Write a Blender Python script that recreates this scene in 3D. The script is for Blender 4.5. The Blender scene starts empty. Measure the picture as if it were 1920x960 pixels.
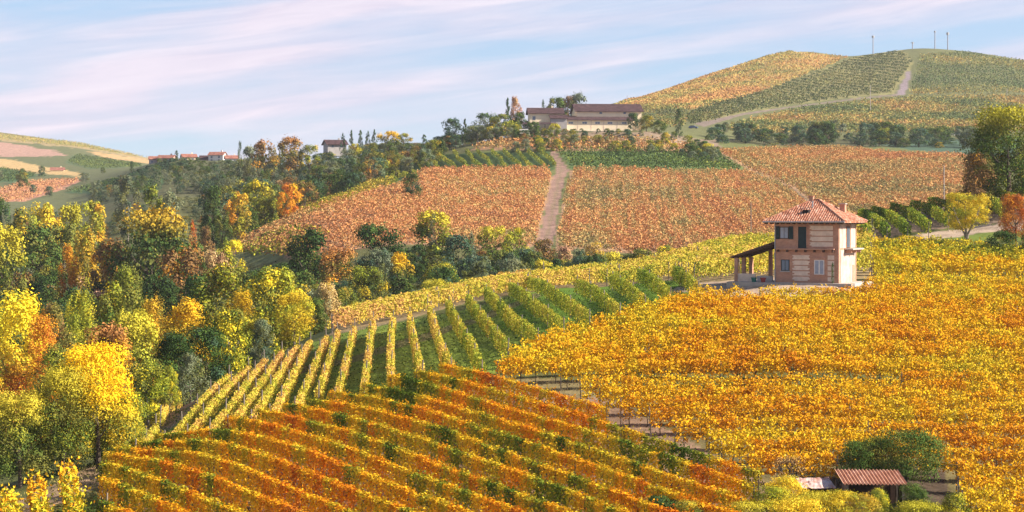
import bpy, math, random
import numpy as np
from mathutils import Vector, Matrix

# ------------------------------------------------------------------ camera, sky, sun, exposure
SC = bpy.context.scene
COLL = SC.collection
F, HZ = 3400.0, 400.0            # focal length and eye level in pixels of the 1920 px wide photograph
R = math.radians
cam_data = bpy.data.cameras.new('camera')
cam = bpy.data.objects.new('camera', cam_data)
COLL.objects.link(cam)
cam.location = (0, 0, 0)
cam.rotation_euler = (R(90), 0, 0)
cam_data.lens = F / 1920 * 36
cam_data.shift_y = -80 / 1920
cam_data.clip_start = 1.0
cam_data.clip_end = 30000
SC.camera = cam
SC.view_settings.view_transform = 'Standard'
SC.view_settings.look = 'None'
SC.view_settings.exposure = 1.22
SC.view_settings.gamma = 1
SC.render.engine = 'CYCLES'
SC.cycles.use_denoising = True
SC.cycles.max_bounces = 5
SC.cycles.diffuse_bounces = 3
SC.cycles.transmission_bounces = 3
SC.cycles.volume_bounces = 0
SC.cycles.transparent_max_bounces = 4

SUN_EL, SUN_AZ = 32.0, -9.0       # azimuth measured from +X towards +Y
SUN_STRENGTH = 5.0
SKY_STRENGTH = 0.065
HAZE = 0.00007

sun_dir = Vector((math.cos(R(SUN_EL)) * math.cos(R(SUN_AZ)), math.cos(R(SUN_EL)) * math.sin(R(SUN_AZ)), math.sin(R(SUN_EL))))
sl = bpy.data.lights.new('sun', 'SUN')
sl.energy = SUN_STRENGTH
sl.angle = R(0.6)
sl.color = (1.0, 0.90, 0.76)
so = bpy.data.objects.new('sun', sl)
COLL.objects.link(so)
so.rotation_euler = sun_dir.to_track_quat('Z', 'Y').to_euler()


class NT:
    """tiny helper for building node trees"""
    def __init__(self, tree):
        self.t = tree; self.n = tree.nodes; self.l = tree.links
    def node(self, typ, **kw):
        nd = self.n.new(typ)
        for k, v in kw.items():
            if k.startswith('in_'):
                key = k[3:]
                key = int(key) if key.isdigit() else key.replace('_', ' ')
                self.put(nd.inputs[key], v)
            else:
                setattr(nd, k, v)
        return nd
    def put(self, sock, v):
        if isinstance(v, bpy.types.NodeSocket):
            self.l.new(v, sock)
        elif isinstance(v, (tuple, list)) and len(v) == 3 and sock.type == 'RGBA':
            sock.default_value = (*v, 1)
        else:
            sock.default_value = v
    def math(self, op, a, b=0.0, clamp=False):
        nd = self.n.new('ShaderNodeMath'); nd.operation = op; nd.use_clamp = clamp
        self.put(nd.inputs[0], a); self.put(nd.inputs[1], b)
        return nd.outputs[0]
    def mix(self, fac, a, b, blend='MIX'):
        nd = self.n.new('ShaderNodeMix'); nd.data_type = 'RGBA'; nd.blend_type = blend
        self.put(nd.inputs[0], fac); self.put(nd.inputs[6], a); self.put(nd.inputs[7], b)
        return nd.outputs[2]
    def ramp(self, fac, stops):
        nd = self.n.new('ShaderNodeValToRGB')
        cr = nd.color_ramp
        while len(cr.elements) < len(stops):
            cr.elements.new(0.5)
        for e, (p, c) in zip(cr.elements, stops):
            e.position = p
            e.color = (c, c, c, 1) if not isinstance(c, (tuple, list)) else (*c, 1)
        self.put(nd.inputs[0], fac)
        return nd.outputs[0]
    def noise(self, vec, scale, detail=4, rough=0.55, dist=0.0):
        nd = self.n.new('ShaderNodeTexNoise')
        nd.inputs['Scale'].default_value = scale
        nd.inputs['Detail'].default_value = detail
        nd.inputs['Roughness'].default_value = rough
        nd.inputs['Distortion'].default_value = dist
        if vec is not None:
            self.l.new(vec, nd.inputs['Vector'])
        return nd.outputs[0]


world = bpy.data.worlds.new('World')
SC.world = world
world.use_nodes = True
W = NT(world.node_tree)
W.n.clear()
w_out = W.node('ShaderNodeOutputWorld')
w_bg = W.node('ShaderNodeBackground')
w_bg.inputs['Strength'].default_value = SKY_STRENGTH
W.l.new(w_bg.outputs[0], w_out.inputs[0])
sky = W.node('ShaderNodeTexSky')
sky.sky_type = 'NISHITA'
sky.sun_disc = False
sky.sun_elevation = R(SUN_EL)
sky.sun_rotation = R(90 - SUN_AZ)
sky.air_density = 1.0
sky.dust_density = 0.4
sky.ozone_density = 2.0
tc = W.node('ShaderNodeTexCoord')
sep = W.node('ShaderNodeSeparateXYZ')
W.l.new(tc.outputs['Generated'], sep.inputs[0])
# high streaked cloud: long stripes, slightly tilted, thinner towards the horizon
tilt = W.math('ADD', sep.outputs[2], W.math('MULTIPLY', sep.outputs[0], -0.13))
def streak(sx, sz, off, detail, rough, dist):
    cb = W.node('ShaderNodeCombineXYZ')
    W.put(cb.inputs[0], W.math('MULTIPLY', sep.outputs[0], sx))
    W.put(cb.inputs[1], W.math('MULTIPLY', sep.outputs[1], sx * 0.5))
    W.put(cb.inputs[2], W.math('ADD', W.math('MULTIPLY', tilt, sz), off))
    return W.noise(cb.outputs[0], 1.0, detail, rough, dist)
broad = streak(5.0, 34.0, 3.1, 3, 0.5, 0.5)
fine = streak(9.0, 110.0, 7.7, 5, 0.6, 0.7)
cover = W.math('ADD', W.math('MULTIPLY', broad, 0.78), W.math('MULTIPLY', fine, 0.34))
def gap(x0, z0, sx, sz, amount):
    """a break in the cloud sheet round the direction (x0, z0)"""
    dx = W.math('DIVIDE', W.math('SUBTRACT', sep.outputs[0], x0), sx)
    dz = W.math('DIVIDE', W.math('SUBTRACT', tilt, z0 - 0.13 * x0), sz)
    d2 = W.math('ADD', W.math('MULTIPLY', dx, dx), W.math('MULTIPLY', dz, dz))
    return W.math('MULTIPLY', W.math('POWER', 2.718, W.math('MULTIPLY', d2, -1.0)), amount)
for g in ((-0.255, 0.113, 0.13, 0.012, 0.24), (-0.15, 0.095, 0.10, 0.008, 0.12), (0.0, 0.086, 0.16, 0.009, 0.16),
          (0.09, 0.118, 0.13, 0.006, 0.16), (0.11, 0.078, 0.16, 0.010, 0.17), (-0.21, 0.034, 0.10, 0.010, 0.22), (0.03, 0.095, 0.1, 0.006, 0.1),
          (0.27, 0.092, 0.08, 0.010, 0.16), (0.28, 0.115, 0.05, 0.006, 0.10)):
    cover = W.math('SUBTRACT', cover, gap(*g))
mask = W.ramp(cover, [(0.30, 0.0), (0.64, 1.0)])
# the cloud sheet thins into blue overhead so that the dome still gives blue skylight
overhead = W.ramp(sep.outputs[2], [(0.13, 1.0), (0.38, 0.06)])
mask = W.math('MULTIPLY', mask, overhead)
shade = W.ramp(fine, [(0.3, (5.1, 4.75, 5.8)), (0.7, (6.4, 5.85, 6.55))])
blue = W.mix(W.ramp(sep.outputs[2], [(0.15, 0.66), (0.4, 0.0)]), sky.outputs[0], (2.9, 4.3, 6.4))
low = W.ramp(sep.outputs[2], [(0.0, 1.0), (0.07, 0.0)])
blue = W.mix(W.math('MULTIPLY', low, 0.7), blue, (4.7, 5.9, 6.7))
W.l.new(W.mix(mask, blue, shade), w_bg.inputs['Color'])

rng = np.random.default_rng(7)
rnd = random.Random(11)
ORD = ('first second third fourth fifth sixth seventh eighth ninth tenth eleventh twelfth thirteenth fourteenth fifteenth sixteenth '
       'seventeenth eighteenth nineteenth twentieth twenty-first twenty-second twenty-third twenty-fourth twenty-fifth twenty-sixth '
       'twenty-seventh twenty-eighth twenty-ninth thirtieth thirty-first thirty-second thirty-third thirty-fourth thirty-fifth '
       'thirty-sixth thirty-seventh thirty-eighth thirty-ninth fortieth forty-first forty-second forty-third forty-fourth forty-fifth '
       'forty-sixth forty-seventh forty-eighth forty-ninth fiftieth').split()


# ------------------------------------------------------------------ object helpers
def tag(o, label=None, cat=None, group=None, kind=None):
    if label: o['label'] = label
    if cat: o['category'] = cat
    if group: o['group'] = group
    if kind: o['kind'] = kind
    return o

def empty(name, loc, rz=0.0):
    o = bpy.data.objects.new(name, None)
    o.empty_display_size = 0.3
    COLL.objects.link(o)
    o.location = loc
    o.rotation_euler = (0, 0, rz)
    return o

def link(name, mesh, parent=None, loc=(0, 0, 0)):
    o = bpy.data.objects.new(name, mesh)
    COLL.objects.link(o)
    o.location = loc
    if parent is not None: o.parent = parent
    return o

def copy_tree(o, parent=None):
    c = o.copy(); COLL.objects.link(c)
    if parent is not None: c.parent = parent
    for ch in list(o.children): copy_tree(ch, c)
    return c

def poly_mesh(name, V, Fc, mats, mi=None, smooth=False):
    me = bpy.data.meshes.new(name)
    me.from_pydata([tuple(v) for v in V], [], [tuple(f) for f in Fc])
    for m in (mats if isinstance(mats, (list, tuple)) else [mats]): me.materials.append(m)
    if mi is not None: me.polygons.foreach_set('material_index', mi)
    if smooth: me.polygons.foreach_set('use_smooth', [True] * len(me.polygons))
    me.update()
    return me

class MB:
    """collects boxes, tubes and polygons into one mesh"""
    def __init__(self): self.V = []; self.F = []
    def poly(self, pts, faces):
        b = len(self.V)
        self.V += [tuple(p) for p in pts]
        self.F += [tuple(i + b for i in f) for f in faces]
        return self
    def box(self, x0, x1, y0, y1, z0, z1):
        p = [(x0, y0, z0), (x1, y0, z0), (x1, y1, z0), (x0, y1, z0), (x0, y0, z1), (x1, y0, z1), (x1, y1, z1), (x0, y1, z1)]
        return self.poly(p, [(3, 2, 1, 0), (4, 5, 6, 7), (0, 1, 5, 4), (1, 2, 6, 5), (2, 3, 7, 6), (3, 0, 4, 7)])
    def slab(self, top, t):
        """a plate under a polygon of points, thickness t measured down"""
        n = len(top)
        pts = list(top) + [(p[0], p[1], p[2] - t) for p in top]
        fs = [tuple(range(n)), tuple(range(2 * n - 1, n - 1, -1))] + [(i, n + i, n + (i + 1) % n, (i + 1) % n) for i in range(n)]
        return self.poly(pts, fs)
    def tube(self, pts, rads, n=6):
        pts = [Vector(p) for p in pts]
        base = len(self.V)
        for i, p in enumerate(pts):
            d = (pts[min(i + 1, len(pts) - 1)] - pts[max(i - 1, 0)]).normalized()
            a = d.orthogonal().normalized(); b = d.cross(a)
            r = rads[i] if isinstance(rads, (list, tuple)) else rads
            for k in range(n):
                t = 2 * math.pi * k / n
                self.V.append(tuple(p + a * (r * math.cos(t)) + b * (r * math.sin(t))))
        for i in range(len(pts) - 1):
            for k in range(n):
                k2 = (k + 1) % n
                self.F.append((base + i * n + k, base + i * n + k2, base + (i + 1) * n + k2, base + (i + 1) * n + k))
        self.F.append(tuple(base + k for k in range(n - 1, -1, -1)))
        self.F.append(tuple(base + (len(pts) - 1) * n + k for k in range(n)))
        return self
    def mesh(self, name, mat): return poly_mesh(name, self.V, self.F, mat)
    def build(self, name, mat, parent=None, loc=(0, 0, 0)):
        return link(name, self.mesh(name, mat), parent, loc)

def quad_mesh(name, C, N, size, col, mat, aspect=0.8, zdiv=1.0):
    """many small leaf faces: centres C, normals N, edge lengths, colours"""
    n = len(C)
    N = N / (np.linalg.norm(N, axis=1, keepdims=True) + 1e-9)
    T = np.cross(N, rng.normal(size=(n, 3)))
    T /= np.linalg.norm(T, axis=1, keepdims=True) + 1e-9
    B = np.cross(N, T)
    s = (np.asarray(size) * 0.5).reshape(-1, 1) * np.ones((n, 1))
    a = aspect
    fold = N * s * rng.uniform(-0.35, 0.35, (n, 1))
    V = np.empty((n, 4, 3), np.float32)
    V[:, 0] = C - T * s * 1.15
    V[:, 1] = C + B * s * a + fold
    V[:, 2] = C + T * s * 1.15
    V[:, 3] = C - B * s * a + fold
    if zdiv != 1.0: V[:, :, 2] = C[:, None, 2] + (V[:, :, 2] - C[:, None, 2]) / zdiv
    me = bpy.data.meshes.new(name)
    me.vertices.add(n * 4); me.loops.add(n * 4); me.polygons.add(n)
    me.vertices.foreach_set('co', V.ravel())
    me.loops.foreach_set('vertex_index', np.arange(n * 4, dtype=np.int32))
    me.polygons.foreach_set('loop_start', np.arange(0, n * 4, 4, dtype=np.int32))
    at = me.attributes.new('leaf', 'FLOAT_COLOR', 'FACE')
    cc = np.ones((n, 4), np.float32); cc[:, :3] = col
    at.data.foreach_set('color', cc.ravel())
    me.materials.append(mat)
    me.update(calc_edges=True)
    return me


# ------------------------------------------------------------------ value noise for plant-to-plant variation
def _hash(ix, iy, seed):
    h = (ix.astype(np.int64) * 374761393 + iy.astype(np.int64) * 668265263 + seed * 982451653) & 0x7fffffff
    h = ((h ^ (h >> 13)) * 1274126177) & 0x7fffffff
    return ((h ^ (h >> 16)) & 0xffff) / 65535.0

def vnoise(x, y, seed=0):
    ix, iy = np.floor(x), np.floor(y)
    fx, fy = x - ix, y - iy
    fx = fx * fx * (3 - 2 * fx); fy = fy * fy * (3 - 2 * fy)
    a = _hash(ix, iy, seed); b = _hash(ix + 1, iy, seed); c = _hash(ix, iy + 1, seed); d = _hash(ix + 1, iy + 1, seed)
    return (a * (1 - fx) + b * fx) * (1 - fy) + (c * (1 - fx) + d * fx) * fy

def fnoise(x, y, seed=0):
    return 0.55 * vnoise(x, y, seed) + 0.3 * vnoise(x * 2.1, y * 2.1, seed + 5) + 0.15 * vnoise(x * 4.3, y * 4.3, seed + 9)


# ------------------------------------------------------------------ terrain: a height field read off the hills column by column
NEAR = [(40, 2000), (60, 1500)]
P = {
    -900: NEAR + [(105, 1040), (125, 970), (150, 950), (200, 860), (250, 765), (300, 695), (400, 585), (500, 500), (650, 435), (800, 395), (1050, 345), (1200, 315), (1500, 260), (1800, 215), (2300, 240), (2600, 260)],
    0: NEAR + [(105, 1010), (115, 958), (125, 925), (140, 905), (165, 890), (200, 840), (250, 750), (300, 685), (400, 575), (500, 490), (650, 425), (800, 395), (950, 372), (1050, 352), (1200, 330), (1500, 290), (1800, 248), (2300, 262), (2600, 275)],
    150: NEAR + [(105, 998), (115, 928), (125, 895), (140, 868), (160, 850), (200, 820), (250, 745), (300, 680), (400, 572), (500, 485), (650, 420), (800, 388), (950, 365), (1050, 345), (1200, 325), (1500, 295), (1800, 270), (2300, 285), (2600, 292)],
    300: NEAR + [(105, 985), (115, 915), (125, 880), (135, 850), (150, 815), (165, 790), (177, 782), (200, 790), (240, 755), (300, 682), (370, 595), (450, 500), (520, 442), (600, 402), (700, 372), (800, 345), (900, 320), (1000, 303), (1200, 312), (1500, 312), (1800, 300), (2300, 315), (2600, 320)],
    450: NEAR + [(105, 975), (115, 895), (125, 838), (135, 800), (150, 757), (165, 728), (180, 705), (190, 700), (215, 715), (250, 700), (300, 655), (370, 575), (420, 520), (450, 475), (475, 453), (500, 455), (540, 440), (600, 400), (700, 368), (800, 335), (900, 312), (1000, 300), (1200, 315), (1800, 320), (2600, 330)],
    600: NEAR + [(105, 970), (115, 885), (125, 825), (136, 778), (150, 732), (165, 692), (180, 658), (195, 632), (205, 622), (215, 622), (235, 640), (265, 650), (300, 620), (350, 560), (400, 490), (430, 445), (460, 412), (490, 388), (510, 384), (540, 392), (600, 380), (700, 335), (800, 305), (900, 312), (1200, 322), (2600, 330)],
    740: NEAR + [(105, 966), (115, 880), (125, 815), (140, 735), (150, 698), (165, 655), (180, 622), (195, 600), (207, 590), (222, 585), (235, 585), (255, 600), (290, 608), (330, 570), (370, 510), (400, 465), (440, 430), (480, 398), (520, 365), (550, 342), (575, 334), (600, 338), (650, 322), (700, 302), (760, 285), (820, 292), (1200, 320), (2600, 330)],
    900: NEAR + [(105, 962), (115, 878), (125, 808), (140, 722), (153, 680), (170, 632), (190, 588), (205, 566), (225, 554), (245, 548), (265, 556), (300, 570), (340, 552), (380, 500), (410, 462), (440, 438), (480, 408), (520, 375), (560, 340), (590, 318), (620, 300), (650, 283), (680, 268), (720, 266), (800, 285), (1200, 315), (2600, 330)],
    1050: NEAR + [(105, 960), (115, 874), (125, 803), (140, 715), (153, 665), (165, 620), (180, 580), (195, 555), (210, 542), (230, 532), (248, 528), (265, 536), (300, 555), (340, 545), (380, 500), (410, 465), (440, 440), (480, 410), (520, 378), (560, 345), (590, 320), (620, 300), (645, 282), (665, 262), (680, 247), (700, 244), (730, 246), (800, 265), (1000, 280), (1500, 285), (2600, 330)],
    1135: NEAR + [(105, 960), (115, 873), (125, 801), (140, 713), (153, 662), (166, 610), (181, 568), (195, 547), (210, 537), (230, 526), (250, 519), (268, 528), (305, 547), (342, 537), (383, 499), (412, 465), (443, 440), (480, 411), (520, 380), (560, 346), (590, 321), (620, 301), (645, 282), (665, 262), (680, 247), (700, 244), (735, 246), (850, 246), (1000, 238), (1200, 221), (1500, 200), (1800, 222), (2600, 325)],
    1200: NEAR + [(105, 960), (115, 873), (125, 800), (140, 712), (155, 640), (170, 585), (182, 555), (195, 540), (210, 532), (230, 520), (252, 510), (270, 520), (310, 540), (345, 530), (385, 498), (415, 465), (445, 440), (480, 412), (520, 382), (560, 348), (590, 322), (620, 302), (645, 283), (665, 262), (680, 247), (700, 244), (740, 246), (850, 240), (1000, 228), (1200, 205), (1500, 186), (1800, 215), (2600, 320)],
    1350: NEAR + [(105, 960), (115, 873), (125, 800), (140, 711), (155, 638), (170, 588), (178, 562), (186, 540), (200, 520), (230, 492), (262, 470), (280, 480), (320, 510), (360, 500), (400, 468), (440, 438), (480, 412), (530, 378), (580, 345), (630, 315), (680, 292), (720, 280), (760, 270), (800, 258), (850, 245), (950, 228), (1100, 198), (1300, 162), (1500, 137), (1700, 160), (2600, 320)],
    1500: NEAR + [(105, 962), (115, 873), (125, 800), (140, 710), (155, 637), (170, 600), (178, 570), (185, 538), (200, 508), (230, 478), (265, 455), (285, 465), (330, 492), (380, 475), (420, 448), (460, 422), (500, 400), (550, 372), (600, 345), (650, 322), (700, 303), (740, 288), (770, 276), (820, 268), (870, 255), (950, 236), (1050, 212), (1150, 190), (1300, 152), (1400, 120), (1500, 97), (1700, 120), (2600, 320)],
    1600: NEAR + [(105, 964), (115, 875), (125, 803), (140, 712), (155, 640), (170, 594), (178, 566), (185, 540), (200, 508), (225, 472), (250, 440), (275, 424), (290, 420), (315, 438), (360, 458), (400, 442), (450, 418), (500, 394), (550, 368), (610, 336), (670, 310), (730, 288), (770, 276), (820, 268), (870, 255), (950, 236), (1050, 212), (1150, 190), (1300, 150), (1400, 124), (1500, 105), (1700, 125), (2600, 320)],
    1650: NEAR + [(105, 966), (115, 878), (125, 806), (140, 714), (155, 642), (170, 592), (178, 564), (185, 541), (200, 508), (225, 465), (240, 440), (255, 425), (275, 408), (290, 402), (310, 420), (360, 440), (400, 430), (450, 410), (500, 388), (560, 358), (620, 328), (680, 305), (730, 288), (770, 276), (820, 268), (870, 255), (950, 236), (1050, 212), (1150, 190), (1300, 148), (1400, 118), (1500, 99), (1700, 125), (2600, 320)],
    1720: NEAR + [(105, 970), (115, 882), (125, 809), (140, 716), (155, 645), (170, 587), (185, 540), (200, 506), (220, 468), (235, 440), (255, 418), (272, 400), (287, 391), (305, 402), (360, 424), (400, 420), (450, 404), (500, 383), (560, 353), (620, 325), (680, 304), (730, 289), (770, 277), (820, 268), (870, 255), (950, 236), (1050, 212), (1150, 190), (1300, 144), (1400, 112), (1500, 91), (1700, 115), (2600, 320)],
    1800: NEAR + [(105, 975), (115, 886), (125, 812), (140, 718), (155, 648), (170, 590), (185, 543), (200, 505), (215, 470), (228, 447), (240, 430), (255, 410), (270, 392), (285, 380), (300, 385), (330, 400), (380, 410), (430, 400), (490, 378), (560, 348), (620, 322), (680, 302), (730, 290), (770, 278), (820, 268), (870, 255), (950, 236), (1050, 212), (1150, 188), (1300, 142), (1400, 114), (1500, 95), (1650, 112), (2600, 320)],
    1920: NEAR + [(105, 985), (115, 892), (125, 818), (140, 722), (155, 650), (170, 592), (185, 545), (200, 503), (215, 465), (230, 435), (245, 405), (260, 380), (275, 362), (290, 358), (330, 385), (400, 395), (490, 375), (560, 346), (620, 320), (680, 302), (730, 290), (770, 278), (820, 268), (870, 255), (950, 236), (1050, 213), (1150, 190), (1300, 152), (1400, 128), (1500, 113), (1650, 130), (2600, 320)],
    2900: NEAR + [(105, 1010), (140, 735), (170, 595), (200, 500), (230, 420), (260, 370), (290, 345), (330, 360), (400, 370), (500, 355), (620, 318), (770, 272), (1000, 235), (1200, 215), (1500, 220), (2600, 330)],
}

def pchip(x, y, xq):
    x = np.asarray(x, float); y = np.asarray(y, float)
    h = np.diff(x); d = np.diff(y) / h
    m = np.zeros(len(x))
    for i in range(1, len(x) - 1):
        if d[i - 1] * d[i] > 0:
            w1 = 2 * h[i] + h[i - 1]; w2 = h[i] + 2 * h[i - 1]
            m[i] = (w1 + w2) / (w1 / d[i - 1] + w2 / d[i])
    m[0], m[-1] = d[0], d[-1]
    k = np.clip(np.searchsorted(x, xq) - 1, 0, len(x) - 2)
    t = np.clip((xq - x[k]) / h[k], 0, 1)
    return ((2 * t**3 - 3 * t**2 + 1) * y[k] + (t**3 - 2 * t**2 + t) * h[k] * m[k] + (-2 * t**3 + 3 * t**2) * y[k + 1] + (t**3 - t**2) * h[k] * m[k + 1])

PXG = np.arange(-900, 2900.1, 5.0)
LYG = np.arange(math.log(40), math.log(2600), 0.0065)
YG = np.exp(LYG)
PCOL = sorted(P)
_cols = np.array([pchip([math.log(a) for a, b in P[c]], [b for a, b in P[c]], LYG) for c in PCOL])      # (ncol, nY)
PYT = np.empty((len(LYG), len(PXG)))
_h = np.diff(np.array(PCOL, float))
_d = np.diff(_cols, axis=0) / _h[:, None]
_m = np.zeros_like(_cols)
_m[1:-1] = (_d[:-1] * _h[1:, None] + _d[1:] * _h[:-1, None]) / (_h[1:] + _h[:-1])[:, None]
_m[0] = _d[0]; _m[-1] = _d[-1]
_k = np.clip(np.searchsorted(PCOL, PXG) - 1, 0, len(PCOL) - 2)
for j, (px, k) in enumerate(zip(PXG, _k)):
    t = (px - PCOL[k]) / _h[k]
    PYT[:, j] = ((2 * t**3 - 3 * t**2 + 1) * _cols[k] + (t**3 - 2 * t**2 + t) * _h[k] * _m[k] + (-2 * t**3 + 3 * t**2) * _cols[k + 1] + (t**3 - t**2) * _h[k] * _m[k + 1])
XT = (PXG[None, :] - 960) / F * YG[:, None]
YT = np.repeat(YG[:, None], len(PXG), 1)
ZT = (HZ - PYT) / F * YT

def ground(X, Y):
    X = np.asarray(X, float); Y = np.asarray(Y, float)
    px = 960 + F * X / Y
    fi = np.clip((px - PXG[0]) / 5.0, 0, len(PXG) - 1.001)
    fj = np.clip((np.log(Y) - LYG[0]) / 0.0065, 0, len(LYG) - 1.001)
    i = fi.astype(int); j = fj.astype(int); a = fi - i; b = fj - j
    return (ZT[j, i] * (1 - a) + ZT[j, i + 1] * a) * (1 - b) + (ZT[j + 1, i] * (1 - a) + ZT[j + 1, i + 1] * a) * b

def gz(X, Y): return float(ground(np.array([X]), np.array([Y]))[0])

def flatten(cx, cy, r0, r1, dz=0.0):
    z0 = gz(cx, cy) + dz
    d = np.hypot(XT - cx, YT - cy)
    w = np.clip((r1 - d) / (r1 - r0), 0, 1); w = w * w * (3 - 2 * w)
    ZT[:] = ZT * (1 - w) + z0 * w
    return z0

HOUSE = (31.3, 187.0)
_hz = flatten(HOUSE[0], HOUSE[1], 5.2, 9)
HOUSE_Z = -7.05
ZT[:] = np.where(np.hypot(XT - HOUSE[0], YT - HOUSE[1]) < 9, ZT + (HOUSE_Z - 0.15 - _hz) * np.clip((9 - np.hypot(XT - HOUSE[0], YT - HOUSE[1])) / 3.8, 0, 1), ZT)
flatten(20.3, 106.2, 2.5, 5)
PYT = HZ - F * ZT / YT

def hit(px, py, y0=100, y1=2600, off=0.0):
    """where the sight line through a photo pixel first meets the ground (raised by off)"""
    i = int(np.clip(round((px - PXG[0]) / 5.0), 0, len(PXG) - 1))
    s = (YG >= y0) & (YG <= y1)
    yy = YG[s]; pp = HZ - F * (ZT[s, i] + off) / yy
    k = np.nonzero((pp[:-1] >= py) & (pp[1:] < py))[0]
    if len(k) == 0:
        k0 = int(np.argmin(np.abs(pp - py))); Y = yy[k0]
    else:
        k0 = k[0]; t = (pp[k0] - py) / (pp[k0] - pp[k0 + 1]); Y = yy[k0] * (1 - t) + yy[k0 + 1] * t
    X = (px - 960) / F * Y
    return X, Y, gz(X, Y)

def inside(px, py, poly):
    px = np.asarray(px); py = np.asarray(py)
    r = np.zeros(px.shape, bool)
    n = len(poly)
    for a in range(n):
        x1, y1 = poly[a]; x2, y2 = poly[(a + 1) % n]
        if y1 == y2: continue
        c = (y1 > py) != (y2 > py)
        r ^= c & (px < (x2 - x1) * (py - y1) / (y2 - y1) + x1)
    return r

# fields, as outlines on the ground (photo pixels) plus the range of distances they cover
BLK_A = [(182, 905), (240, 872), (300, 858), (395, 838), (512, 805), (622, 778), (682, 763), (737, 744), (832, 722), (902, 722), (1132, 810), (1438, 928), (1330, 1150), (200, 1150)]
BLK_C = [(236, 872), (262, 858), (308, 848), (397, 822), (510, 786), (622, 760), (735, 732), (800, 716), (905, 716), (955, 684), (1062, 640), (1215, 598), (1318, 562), (1300, 536), (1262, 525), (1150, 540), (1080, 548), (1000, 540), (960, 555), (880, 577), (800, 594), (735, 606), (660, 618), (585, 640), (480, 690), (400, 735), (290, 800)]
BLK_B1 = [(912, 724), (1120, 733), (1960, 746), (2250, 746), (2300, 470), (1930, 492), (1860, 484), (1790, 474), (1630, 474), (1630, 556), (1560, 577), (1380, 577), (1320, 566), (1200, 604), (1060, 650), (950, 695)]
BLK_B2 = [(1045, 748), (1118, 778), (1238, 832), (1385, 905), (1440, 930), (1560, 918), (1700, 905), (1765, 905), (1790, 960), (1900, 1150), (2500, 1150), (2300, 745)]
BLK_D = [(612, 628), (700, 612), (780, 592), (880, 566), (960, 552), (1060, 538), (1150, 536), (1262, 524), (1300, 530), (1372, 532), (1440, 525), (1640, 520), (1640, 436), (1450, 440), (1300, 468), (1180, 500), (1050, 518), (900, 540), (740, 576), (640, 606)]
MH_Y = (405, 760)
M1 = [(430, 468), (545, 412), (620, 385), (740, 352), (800, 322), (1030, 318), (1036, 330), (1006, 460), (760, 492), (560, 485), (430, 475)]
M2 = [(1070, 319), (1400, 325), (1470, 350), (1520, 392), (1580, 470), (1250, 480), (1040, 476), (1046, 420)]
M3 = [(1345, 285), (1560, 277), (1680, 291), (1810, 295), (1860, 330), (1800, 410), (1600, 440), (1535, 392), (1485, 355), (1410, 322)]
M4 = [(1046, 284), (1335, 284), (1398, 322), (1070, 317)]
M5 = [(735, 345), (700, 330), (815, 288), (1028, 283), (1040, 300), (1042, 317), (805, 320)]
M6 = [(880, 281), (950, 262), (1200, 262), (1345, 282), (1200, 284), (1040, 282)]
PATH = [(1030, 283), (1042, 283), (1066, 318), (1060, 332), (1048, 380), (1040, 440), (1030, 475), (1002, 475), (1017, 420), (1033, 340), (1044, 318), (1038, 296)]

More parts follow.
